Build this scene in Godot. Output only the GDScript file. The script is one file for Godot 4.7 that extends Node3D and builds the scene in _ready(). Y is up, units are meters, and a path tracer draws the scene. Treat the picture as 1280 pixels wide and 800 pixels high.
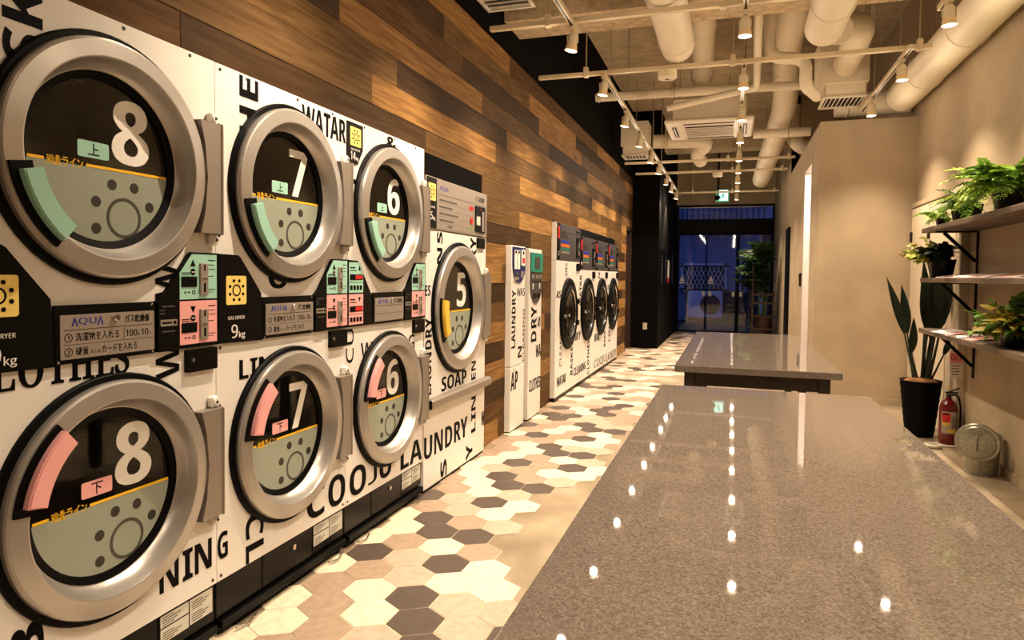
extends Node3D
# Self-service laundry at dusk. x to the side, y up, depth into the room along -z. V(x, y, d) = point d metres into the room.

const WALL_X := -1.73      # wood face
const FRONT_X := -1.68     # machine fronts
const RIGHT_X := 1.74
const CEIL_Y := 4.24
const FAR_D := 16.2
const BACK_D := -2.6

var M := {}
var used := {}
var rng := RandomNumberGenerator.new()
var sg := 0
var FX := Transform3D()
var fonts := {}


func _ready() -> void:
	rng.seed = 77
	camera_and_light()
	materials()
	set_fonts()
	build_setting()
	build_tiles()
	build_planks()
	build_entrance()
	build_exterior()
	build_ceiling_services()
	build_machines()
	build_tables()
	build_right_side()
	build_far_things()


func camera_and_light() -> void:
	var cam := Camera3D.new()
	cam.name = "camera"
	cam.near = 0.05
	cam.far = 200.0
	cam.projection = Camera3D.PROJECTION_FRUSTUM
	cam.size = 0.05 * 800.0 / 845.0
	cam.frustum_offset = Vector2(0.0, -0.05 * 25.0 / 845.0)
	cam.transform = Transform3D(Basis(Vector3(0.950953, 0.011474, -0.309121), Vector3(-0.022099, 0.999278, -0.030891), Vector3(0.308544, 0.036207, 0.950521)), Vector3(0, 1.2822, 0))
	add_child(cam)
	cam.current = true
	var e := Environment.new()
	e.background_mode = Environment.BG_COLOR
	e.background_color = Color(0.32, 0.47, 0.84)
	e.background_energy_multiplier = 1.0
	e.tonemap_mode = Environment.TONE_MAPPER_LINEAR
	e.tonemap_exposure = 1.0
	e.sdfgi_enabled = true
	e.ssao_enabled = true
	e.ssil_enabled = true
	var w := WorldEnvironment.new()
	w.name = "dusk"
	w.environment = e
	add_child(w)


const LAMP_COLOR := Color(1.0, 0.905, 0.79)
const LAMP_ENERGY := 4.5
const LAMP_SPILL := 0.125


# ---------------------------------------------------------------- helpers

func V(x: float, y: float, d: float) -> Vector3:
	return Vector3(x, y, -d)


func mb() -> SurfaceTool:
	var st := SurfaceTool.new()
	st.begin(Mesh.PRIMITIVE_TRIANGLES)
	return st


func flat(st: SurfaceTool) -> void:
	st.set_smooth_group(0xFFFFFFFF)


func round_group(st: SurfaceTool) -> void:
	sg += 1
	st.set_smooth_group(sg)


func tri(st: SurfaceTool, a: Vector3, b: Vector3, c: Vector3) -> void:
	st.add_vertex(FX * a)
	st.add_vertex(FX * c)
	st.add_vertex(FX * b)


func quad(st: SurfaceTool, a: Vector3, b: Vector3, c: Vector3, d: Vector3) -> void:
	tri(st, a, b, c)
	tri(st, a, c, d)


func box(st: SurfaceTool, c: Vector3, s: Vector3, bev := 0.0) -> void:
	flat(st)
	var h := s * 0.5
	var b := minf(bev, minf(h.x, minf(h.y, h.z)) * 0.98)
	if b <= 0.0:
		var p := []
		for i in 8:
			p.append(c + Vector3(h.x if i & 1 else -h.x, h.y if i & 2 else -h.y, h.z if i & 4 else -h.z))
		quad(st, p[4], p[5], p[7], p[6])
		quad(st, p[1], p[0], p[2], p[3])
		quad(st, p[5], p[1], p[3], p[7])
		quad(st, p[0], p[4], p[6], p[2])
		quad(st, p[6], p[7], p[3], p[2])
		quad(st, p[0], p[1], p[5], p[4])
		return
	# chamfered
	for ax in 3:
		var a1 := (ax + 1) % 3
		var a2 := (ax + 2) % 3
		for sgn in [-1.0, 1.0]:
			var q := []
			for k in [[-1, -1], [1, -1], [1, 1], [-1, 1]]:
				var v := Vector3.ZERO
				v[ax] = sgn * h[ax]
				v[a1] = k[0] * (h[a1] - b)
				v[a2] = k[1] * (h[a2] - b)
				q.append(c + v)
			if sgn > 0:
				quad(st, q[0], q[1], q[2], q[3])
			else:
				quad(st, q[3], q[2], q[1], q[0])
		for s1 in [-1.0, 1.0]:
			for s2 in [-1.0, 1.0]:
				var e := []
				for k in [[0, -1], [0, 1], [1, 1], [1, -1]]:
					var v := Vector3.ZERO
					v[ax] = k[1] * (h[ax] - b)
					v[a1] = s1 * (h[a1] - (b if k[0] else 0.0))
					v[a2] = s2 * (h[a2] - (0.0 if k[0] else b))
					e.append(c + v)
				if s1 * s2 > 0:
					quad(st, e[3], e[2], e[1], e[0])
				else:
					quad(st, e[0], e[1], e[2], e[3])
	for i in 8:
		var s3 := Vector3(1.0 if i & 1 else -1.0, 1.0 if i & 2 else -1.0, 1.0 if i & 4 else -1.0)
		var t := []
		for k in 3:
			var v := Vector3(s3.x * (h.x - b), s3.y * (h.y - b), s3.z * (h.z - b))
			v[k] = s3[k] * h[k]
			t.append(c + v)
		if s3.x * s3.y * s3.z > 0:
			tri(st, t[0], t[1], t[2])
		else:
			tri(st, t[2], t[1], t[0])


# box by its corners in room terms (x0..x1, y0..y1, depth d0..d1)
func rbox(st: SurfaceTool, x0: float, x1: float, y0: float, y1: float, d0: float, d1: float, bev := 0.0) -> void:
	box(st, Vector3((x0 + x1) / 2, (y0 + y1) / 2, -(d0 + d1) / 2), Vector3(absf(x1 - x0), absf(y1 - y0), absf(d1 - d0)), bev)


func frame_of(dir: Vector3) -> Basis:
	var z := dir.normalized()
	var up := Vector3.UP if absf(z.y) < 0.95 else Vector3.RIGHT
	var x := up.cross(z).normalized()
	return Basis(x, z.cross(x), z)


func tube(st: SurfaceTool, pts: Array, r, n := 12, cap := true) -> void:
	var rings := []
	var b := frame_of(pts[1] - pts[0])
	for i in pts.size():
		var t: Vector3
		if i == 0:
			t = pts[1] - pts[0]
		elif i == pts.size() - 1:
			t = pts[i] - pts[i - 1]
		else:
			t = (pts[i] - pts[i - 1]).normalized() + (pts[i + 1] - pts[i]).normalized()
		t = t.normalized()
		var axis := b.z.cross(t)
		if axis.length() > 1e-5:
			b = Basis(axis.normalized(), b.z.angle_to(t)) * b
		var rad: float = r[i] if r is Array else r
		var k := 1.0
		if i > 0 and i < pts.size() - 1:
			k = 1.0 / maxf(0.5, cos((pts[i] - pts[i - 1]).angle_to(pts[i + 1] - pts[i]) / 2))
		var ring := []
		for j in n:
			var a := TAU * j / n
			ring.append(pts[i] + (b.x * cos(a) + b.y * sin(a)) * rad * (k if r is float else 1.0))
		rings.append(ring)
	round_group(st)
	for i in rings.size() - 1:
		for j in n:
			var j2 := (j + 1) % n
			quad(st, rings[i][j], rings[i][j2], rings[i + 1][j2], rings[i + 1][j])
	if cap:
		flat(st)
		for j in n:
			var j2 := (j + 1) % n
			tri(st, pts[0], rings[0][j2], rings[0][j])
			tri(st, pts[-1], rings[-1][j], rings[-1][j2])


# bend points round the corners of a polyline
func bent(pts: Array, rad: float, n := 6) -> Array:
	var out := [pts[0]]
	for i in range(1, pts.size() - 1):
		var a: Vector3 = pts[i - 1] - pts[i]
		var c: Vector3 = pts[i + 1] - pts[i]
		var l := minf(rad, minf(a.length(), c.length()) * 0.48)
		var p0: Vector3 = pts[i] + a.normalized() * l
		var p1: Vector3 = pts[i] + c.normalized() * l
		for k in n + 1:
			var t := float(k) / n
			out.append(p0.lerp(pts[i], t).lerp(pts[i].lerp(p1, t), t))
	out.append(pts[-1])
	return out


# profile points Vector2(radius, along axis); axis +z of at.basis
func lathe(st: SurfaceTool, prof: Array, at: Transform3D, n := 32, smooth := false, a0 := 0.0, a1 := TAU) -> void:
	var keep := FX
	FX = FX * at
	var full := is_equal_approx(a1 - a0, TAU)
	if smooth:
		round_group(st)
	for i in prof.size() - 1:
		var p: Vector2 = prof[i]
		var q: Vector2 = prof[i + 1]
		if p.is_equal_approx(q):
			continue
		if not smooth:
			round_group(st)
		for j in n:
			var b0 := a0 + (a1 - a0) * j / n
			var b1 := a0 + (a1 - a0) * (j + 1) / n
			if full and j == n - 1:
				b1 = a0
			var A := Vector3(cos(b0) * p.x, sin(b0) * p.x, p.y)
			var B := Vector3(cos(b1) * p.x, sin(b1) * p.x, p.y)
			var C := Vector3(cos(b1) * q.x, sin(b1) * q.x, q.y)
			var D := Vector3(cos(b0) * q.x, sin(b0) * q.x, q.y)
			if p.x < 1e-6:
				tri(st, A, C, D)
			elif q.x < 1e-6:
				tri(st, A, B, D)
			else:
				quad(st, A, B, C, D)
	FX = keep


# polygon (Vector2 list) pulled out along z from z0 to z1
func prism(st: SurfaceTool, poly: PackedVector2Array, z0: float, z1: float) -> void:
	flat(st)
	if Geometry2D.is_polygon_clockwise(poly):
		poly.reverse()
	var ix := Geometry2D.triangulate_polygon(poly)
	for i in range(0, ix.size(), 3):
		var t := [poly[ix[i]], poly[ix[i + 1]], poly[ix[i + 2]]]
		if (t[1] - t[0]).cross(t[2] - t[0]) < 0:
			t.reverse()
		tri(st, Vector3(t[0].x, t[0].y, z1), Vector3(t[1].x, t[1].y, z1), Vector3(t[2].x, t[2].y, z1))
		tri(st, Vector3(t[2].x, t[2].y, z0), Vector3(t[1].x, t[1].y, z0), Vector3(t[0].x, t[0].y, z0))
	for i in poly.size():
		var a := poly[i]
		var b := poly[(i + 1) % poly.size()]
		quad(st, Vector3(a.x, a.y, z0), Vector3(b.x, b.y, z0), Vector3(b.x, b.y, z1), Vector3(a.x, a.y, z1))


func rect(x0: float, x1: float, y0: float, y1: float, r := 0.0, n := 4) -> PackedVector2Array:
	if r <= 0.0:
		return PackedVector2Array([Vector2(x0, y0), Vector2(x1, y0), Vector2(x1, y1), Vector2(x0, y1)])
	var out := PackedVector2Array()
	for c in [[x1 - r, y0 + r, -PI / 2], [x1 - r, y1 - r, 0.0], [x0 + r, y1 - r, PI / 2], [x0 + r, y0 + r, PI]]:
		for k in n + 1:
			var a: float = c[2] + PI / 2 * k / n
			out.append(Vector2(c[0] + cos(a) * r, c[1] + sin(a) * r))
	return out


func disc_poly(x: float, y: float, r: float, n := 20) -> PackedVector2Array:
	var out := PackedVector2Array()
	for k in n:
		out.append(Vector2(x + cos(TAU * k / n) * r, y + sin(TAU * k / n) * r))
	return out


func sector(r0: float, r1: float, a0: float, a1: float, n := 14) -> PackedVector2Array:
	var out := PackedVector2Array()
	for k in n + 1:
		var a := deg_to_rad(lerpf(a0, a1, float(k) / n))
		out.append(Vector2(cos(a), sin(a)) * r0)
	for k in n + 1:
		var a := deg_to_rad(lerpf(a1, a0, float(k) / n))
		out.append(Vector2(cos(a), sin(a)) * r1)
	return out


func numbered(called: String) -> String:
	if not used.has(called):
		used[called] = 0
		return called
	used[called] += 1
	return "%s_%03d" % [called, used[called]]


func part(parent: Node, called: String, st: SurfaceTool, m: Material, label := "") -> MeshInstance3D:
	st.generate_normals()
	var o := MeshInstance3D.new()
	o.name = called
	o.mesh = st.commit()
	o.material_override = m
	parent.add_child(o, true)
	if label:
		o.set_meta("label", label)
	if called in ["small_print", "stroke_lettering", "fill_line", "lines_of_print", "lattice_bars", "sockets"]:
		o.set_meta("kind", "stuff")
	return o


func share(parent: Node, called: String, mesh: Mesh, m: Material, t := Transform3D()) -> MeshInstance3D:
	var o := MeshInstance3D.new()
	o.name = called
	o.mesh = mesh
	o.material_override = m
	o.transform = t
	parent.add_child(o, true)
	return o


func node(parent: Node, called: String, at := Vector3.ZERO) -> Node3D:
	var o := Node3D.new()
	o.name = called
	o.position = at
	parent.add_child(o, true)
	return o


func thing(called: String, label: String, category: String, at := Vector3.ZERO, turn := 0.0, group := "") -> Node3D:
	var o := Node3D.new()
	o.name = numbered(called)
	o.position = at
	o.rotation.y = turn
	tag(o, label, category, group)
	add_child(o)
	return o


func tag(o: Node, label: String, category: String, group := "") -> void:
	o.set_meta("label", label)
	o.set_meta("category", category)
	if group:
		o.set_meta("group", group)


func struct(called: String, st: SurfaceTool, m: Material, label: String, category: String) -> MeshInstance3D:
	var o := part(self, called, st, m)
	tag(o, label, category)
	o.set_meta("kind", "structure")
	return o


func struct_node(called: String, label: String, category: String) -> Node3D:
	var o := node(self, called)
	tag(o, label, category)
	o.set_meta("kind", "structure")
	return o


# ---------------------------------------------------------------- materials

func mat(called: String, c: Color, rough := 0.6, metal := 0.0) -> StandardMaterial3D:
	var m := StandardMaterial3D.new()
	m.resource_name = called
	m.albedo_color = c
	m.roughness = rough
	m.metallic = metal
	M[called] = m
	return m


func noise_tex(seed_: int, freq: float, lo: Color, hi: Color, kind := FastNoiseLite.TYPE_SIMPLEX_SMOOTH, octaves := 4, size := 256) -> NoiseTexture2D:
	var n := FastNoiseLite.new()
	n.seed = seed_
	n.noise_type = kind
	n.frequency = freq
	n.fractal_octaves = octaves
	var t := NoiseTexture2D.new()
	t.width = size
	t.height = size
	t.seamless = true
	t.noise = n
	var g := Gradient.new()
	g.set_color(0, lo)
	g.set_color(1, hi)
	t.color_ramp = g
	return t


func textured(m: StandardMaterial3D, t: Texture2D, scale: Vector3, world := true) -> StandardMaterial3D:
	m.albedo_texture = t
	m.uv1_triplanar = true
	m.uv1_world_triplanar = world
	m.uv1_scale = scale
	return m


func glow(called: String, c: Color, energy: float) -> StandardMaterial3D:
	var m := mat(called, Color(0.02, 0.02, 0.02), 0.5)
	m.emission_enabled = true
	m.emission = c
	m.emission_energy_multiplier = energy
	return m


func materials() -> void:
	var mottled := noise_tex(3, 0.012, Color(0.90, 0.90, 0.90), Color(1, 1, 1))
	# paint and building
	textured(mat("wall_paint", Color(0.70, 0.622, 0.505), 0.85), mottled, Vector3.ONE * 0.5)
	textured(mat("ceiling_paint", Color(0.82, 0.745, 0.62), 0.9), noise_tex(8, 0.02, Color(0.80, 0.80, 0.79), Color(1, 1, 1)), Vector3.ONE * 0.6)
	textured(mat("beam_concrete", Color(0.83, 0.74, 0.60), 0.9), noise_tex(9, 0.05, Color(0.78, 0.77, 0.75), Color(1, 1, 1)), Vector3.ONE * 0.9)
	mat("black_paint", Color(0.045, 0.038, 0.034), 0.9).metallic_specular = 0.15
	textured(mat("concrete_floor", Color(0.67, 0.605, 0.51), 0.42), noise_tex(21, 0.014, Color(0.74, 0.72, 0.68), Color(1, 1, 1), FastNoiseLite.TYPE_SIMPLEX_SMOOTH, 5), Vector3.ONE * 0.55)
	mat("grout", Color(0.84, 0.78, 0.66), 0.8)
	var tile_noise := noise_tex(31, 0.03, Color(0.88, 0.88, 0.87), Color(1, 1, 1))
	textured(mat("tile_white", Color(0.93, 0.87, 0.76), 0.4), tile_noise, Vector3.ONE * 2.3)
	textured(mat("tile_light", Color(0.78, 0.68, 0.60), 0.4), tile_noise, Vector3.ONE * 2.3)
	textured(mat("tile_mid", Color(0.68, 0.59, 0.505), 0.4), tile_noise, Vector3.ONE * 2.3)
	textured(mat("tile_dark", Color(0.35, 0.30, 0.265), 0.4), tile_noise, Vector3.ONE * 2.3)
	# wood: streaks run along the wall, fine across the board
	var g1 := noise_tex(41, 0.03, Color(0.66, 0.62, 0.58), Color(1, 1, 1), FastNoiseLite.TYPE_SIMPLEX_SMOOTH, 5)
	var g2 := noise_tex(43, 0.022, Color(0.70, 0.66, 0.60), Color(1, 1, 1), FastNoiseLite.TYPE_SIMPLEX_SMOOTH, 5)
	var tones := {"L": [Color(0.63, 0.475, 0.275), Color(0.66, 0.505, 0.305)], "M": [Color(0.465, 0.355, 0.21), Color(0.43, 0.33, 0.205)], "B": [Color(0.41, 0.295, 0.165), Color(0.385, 0.28, 0.165)], "D": [Color(0.265, 0.195, 0.115), Color(0.295, 0.22, 0.14)]}
	for k in tones:
		for i in 2:
			var m := textured(mat("wood_%s%d" % [k, i], tones[k][i], 0.62), g1 if i == 0 else g2, Vector3(1.0, 4.2, 0.30))
			m.metallic_specular = 0.2
			m.uv1_offset = Vector3(0.13 * i, 0.31 * i + 0.07 * tones.keys().find(k), 0.2 * i)
	textured(mat("door_wood", Color(0.22, 0.13, 0.075), 0.5), g1, Vector3(1.2, 0.2, 1.2))
	textured(mat("shelf_wood", Color(0.50, 0.43, 0.36), 0.6), g2, Vector3(2.0, 2.0, 0.3))
	# machines
	mat("white_steel", Color(0.90, 0.885, 0.86), 0.32)
	mat("black_print", Color(0.012, 0.011, 0.010), 0.6).metallic_specular = 0.2
	mat("black_plastic", Color(0.016, 0.014, 0.012), 0.4).metallic_specular = 0.25
	mat("black_rubber", Color(0.010, 0.010, 0.010), 0.5).metallic_specular = 0.22
	mat("dark_base", Color(0.030, 0.024, 0.020), 0.28).metallic_specular = 0.3
	mat("dark_body", Color(0.10, 0.095, 0.09), 0.6)
	mat("ring_silver", Color(0.70, 0.68, 0.655), 0.30, 0.66)
	mat("hinge_grey", Color(0.60, 0.56, 0.52), 0.42, 0.55)
	mat("plate_silver", Color(0.62, 0.58, 0.54), 0.40, 0.35)
	mat("chrome", Color(0.82, 0.80, 0.78), 0.16, 1.0)
	mat("frosted", Color(0.58, 0.61, 0.55), 0.34)
	mat("frosted_mark", Color(0.17, 0.165, 0.15), 0.4)
	mat("frosted_ring", Color(0.26, 0.255, 0.225), 0.4)
	mat("mint", Color(0.62, 0.82, 0.75), 0.35)
	mat("pink", Color(0.93, 0.67, 0.66), 0.35)
	mat("yellow_handle", Color(0.93, 0.77, 0.28), 0.35)
	mat("yellow_print", Color(0.95, 0.74, 0.10), 0.5)
	mat("icon_yellow", Color(0.95, 0.84, 0.46), 0.45)
	mat("white_print", Color(0.93, 0.92, 0.89), 0.45)
	mat("blue_print", Color(0.10, 0.16, 0.60), 0.45)
	mat("blue_panel", Color(0.06, 0.11, 0.34), 0.35)
	mat("teal_panel", Color(0.10, 0.52, 0.44), 0.35)
	mat("red_print", Color(0.75, 0.09, 0.08), 0.45)
	mat("orange_print", Color(0.78, 0.40, 0.14), 0.45)
	mat("teal_print", Color(0.12, 0.42, 0.36), 0.45)
	mat("panel_grey", Color(0.30, 0.285, 0.275), 0.38, 0.2)
	mat("sticker", Color(0.80, 0.79, 0.74), 0.5)
	mat("small_print", Color(0.30, 0.28, 0.26), 0.5)
	mat("green_display", Color(0.45, 0.62, 0.12), 0.4)
	# drum: punched steel
	var im := Image.create(64, 64, false, Image.FORMAT_RGB8)
	im.fill(Color(1, 1, 1))
	for cx in 4:
		for cy in 4:
			for px in 8:
				for py in 8:
					if Vector2(px - 3.5, py - 3.5).length() < 3.4:
						im.set_pixel((cx * 16 + px + (8 if cy % 2 else 0)) % 64, cy * 16 + py + 4, Color(0.16, 0.15, 0.14))
	textured(mat("drum", Color(0.31, 0.265, 0.205), 0.45, 0.5), ImageTexture.create_from_image(im), Vector3.ONE * 16.0, false)
	var gl := mat("door_glass", Color(0.04, 0.04, 0.035, 0.10), 0.03)
	gl.transparency = BaseMaterial3D.TRANSPARENCY_ALPHA
	var gd := mat("pane_glass", Color(0.05, 0.06, 0.08, 0.06), 0.02)
	gd.transparency = BaseMaterial3D.TRANSPARENCY_ALPHA
	# table
	var spk := noise_tex(51, 0.40, Color(0.60, 0.58, 0.56), Color(1.0, 1.0, 1.0), FastNoiseLite.TYPE_VALUE, 2, 512)
	textured(mat("table_quartz", Color(0.50, 0.455, 0.415), 0.025), spk, Vector3.ONE * 1.5)
	M.table_quartz.metallic_specular = 0.33
	mat("table_edge", Color(0.55, 0.50, 0.45), 0.35)
	textured(mat("table_leg", Color(0.20, 0.15, 0.11), 0.5), g1, Vector3.ONE)
	# services
	mat("duct_paint", Color(0.90, 0.85, 0.75), 0.6)
	mat("seam_dark", Color(0.42, 0.36, 0.28), 0.7)
	mat("rail_paint", Color(0.84, 0.77, 0.63), 0.5)
	mat("rod_paint", Color(0.66, 0.58, 0.45), 0.5)
	mat("track_black", Color(0.03, 0.03, 0.03), 0.5)
	mat("ac_white", Color(0.86, 0.82, 0.74), 0.45)
	mat("vent_dark", Color(0.06, 0.055, 0.05), 0.6)
	mat("spot_body", Color(0.88, 0.83, 0.70), 0.3)
	mat("spot_bezel", Color(0.93, 0.82, 0.62), 0.4)
	glow("lamp_lens", Color(1.0, 0.93, 0.82), 6.0)
	glow("sign_white", Color(0.82, 1.0, 0.95), 2.0)
	glow("sign_green", Color(0.03, 0.62, 0.36), 1.2)
	# right side
	mat("iron_black", Color(0.03, 0.028, 0.026), 0.6).metallic_specular = 0.25
	textured(mat("basket_black", Color(0.045, 0.036, 0.030), 0.8), noise_tex(61, 0.08, Color(0.5, 0.5, 0.5), Color(1, 1, 1)), Vector3.ONE * 4.0)
	M.basket_black.metallic_specular = 0.2
	textured(mat("moss", Color(0.66, 0.44, 0.24), 0.95), noise_tex(62, 0.12, Color(0.45, 0.42, 0.4), Color(1, 1, 1)), Vector3.ONE * 6.0)
	mat("extinguisher_red", Color(0.37, 0.04, 0.032), 0.25)
	var gz := noise_tex(63, 0.06, Color(0.72, 0.72, 0.70), Color(1, 1, 1), FastNoiseLite.TYPE_CELLULAR, 2)
	textured(mat("galvanised", Color(0.70, 0.69, 0.63), 0.34, 0.6), gz, Vector3.ONE * 3.0)
	mat("paper_white", Color(0.90, 0.87, 0.84), 0.7)
	mat("paper_pink", Color(0.90, 0.62, 0.60), 0.7)
	mat("book_dark", Color(0.20, 0.06, 0.06), 0.5)
	leaf_mat("leaf_dark", Color(0.055, 0.10, 0.05), 0.4)
	leaf_mat("leaf_fern", Color(0.42, 0.58, 0.15), 0.6)
	leaf_mat("leaf_fern_dark", Color(0.24, 0.38, 0.10), 0.6)
	leaf_mat("leaf_lime", Color(0.58, 0.68, 0.24), 0.6)
	leaf_mat("leaf_pale", Color(0.66, 0.66, 0.34), 0.55)
	leaf_mat("leaf_gold", Color(0.52, 0.46, 0.12), 0.55)
	leaf_mat("leaf_palm", Color(0.10, 0.18, 0.06), 0.5)
	mat("stem", Color(0.12, 0.16, 0.06), 0.6)
	mat("saucer", Color(0.75, 0.70, 0.62), 0.5)
	mat("door_cream", Color(0.82, 0.76, 0.66), 0.5)
	mat("plate_dark", Color(0.15, 0.12, 0.09), 0.4, 0.5)
	mat("yellow_plastic", Color(0.80, 0.66, 0.15), 0.4)
	# outside
	mat("outside_wall", Color(0.42, 0.46, 0.56), 0.9)
	mat("outside_dark", Color(0.09, 0.10, 0.13), 0.8)
	mat("outside_white", Color(0.66, 0.68, 0.74), 0.7)
	mat("asphalt", Color(0.16, 0.15, 0.15), 0.9)
	mat("aluminium_dark", Color(0.03, 0.026, 0.024), 0.5).metallic_specular = 0.2
	mat("steel_trim", Color(0.55, 0.53, 0.50), 0.3, 0.8)
	mat("poster_print", Color(0.10, 0.13, 0.19), 0.3)
	mat("outlet", Color(0.75, 0.70, 0.60), 0.5)


func leaf_mat(called: String, c: Color, rough: float) -> void:
	var m := mat(called, c, rough)
	m.backlight_enabled = true
	m.backlight = c.darkened(0.35)


func set_fonts() -> void:
	for f in [["sans", "Droid Sans", 700], ["thin", "Droid Sans", 400], ["serif", "Droid Serif", 700], ["mono", "Droid Sans Mono", 400]]:
		var sf := SystemFont.new()
		sf.font_names = PackedStringArray([f[1]])
		sf.font_weight = f[2]
		fonts[f[0]] = sf


# text that fills the box x0..x1, y0..y1 of its parent's front plane; turn 0 level, 1 reading up, -1 reading down
func word(parent: Node, text: String, font: String, x0: float, x1: float, y0: float, y1: float, z: float, m: Material, turn := 0, called := "lettering") -> void:
	var t := TextMesh.new()
	t.text = text
	t.font = fonts[font]
	t.font_size = 48
	t.pixel_size = 0.01
	t.depth = 0.02
	t.curve_step = 1.2
	var bb := t.get_aabb()
	if bb.size.x <= 0.0 or bb.size.y <= 0.0:
		print("no text for ", text)
		return
	var o := MeshInstance3D.new()
	o.name = called
	o.mesh = t
	o.material_override = m
	var w := absf(x1 - x0)
	var h := absf(y1 - y0)
	var s := Vector3(w / bb.size.x, h / bb.size.y, 0.08) if turn == 0 else Vector3(h / bb.size.x, w / bb.size.y, 0.08)
	var b := Basis.from_scale(s)
	if turn != 0:
		b = Basis(Vector3.BACK, PI / 2 * turn) * b
	o.transform = Transform3D(b, Vector3((x0 + x1) / 2, (y0 + y1) / 2, z) - b * (bb.position + bb.size / 2))
	parent.add_child(o, true)


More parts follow.
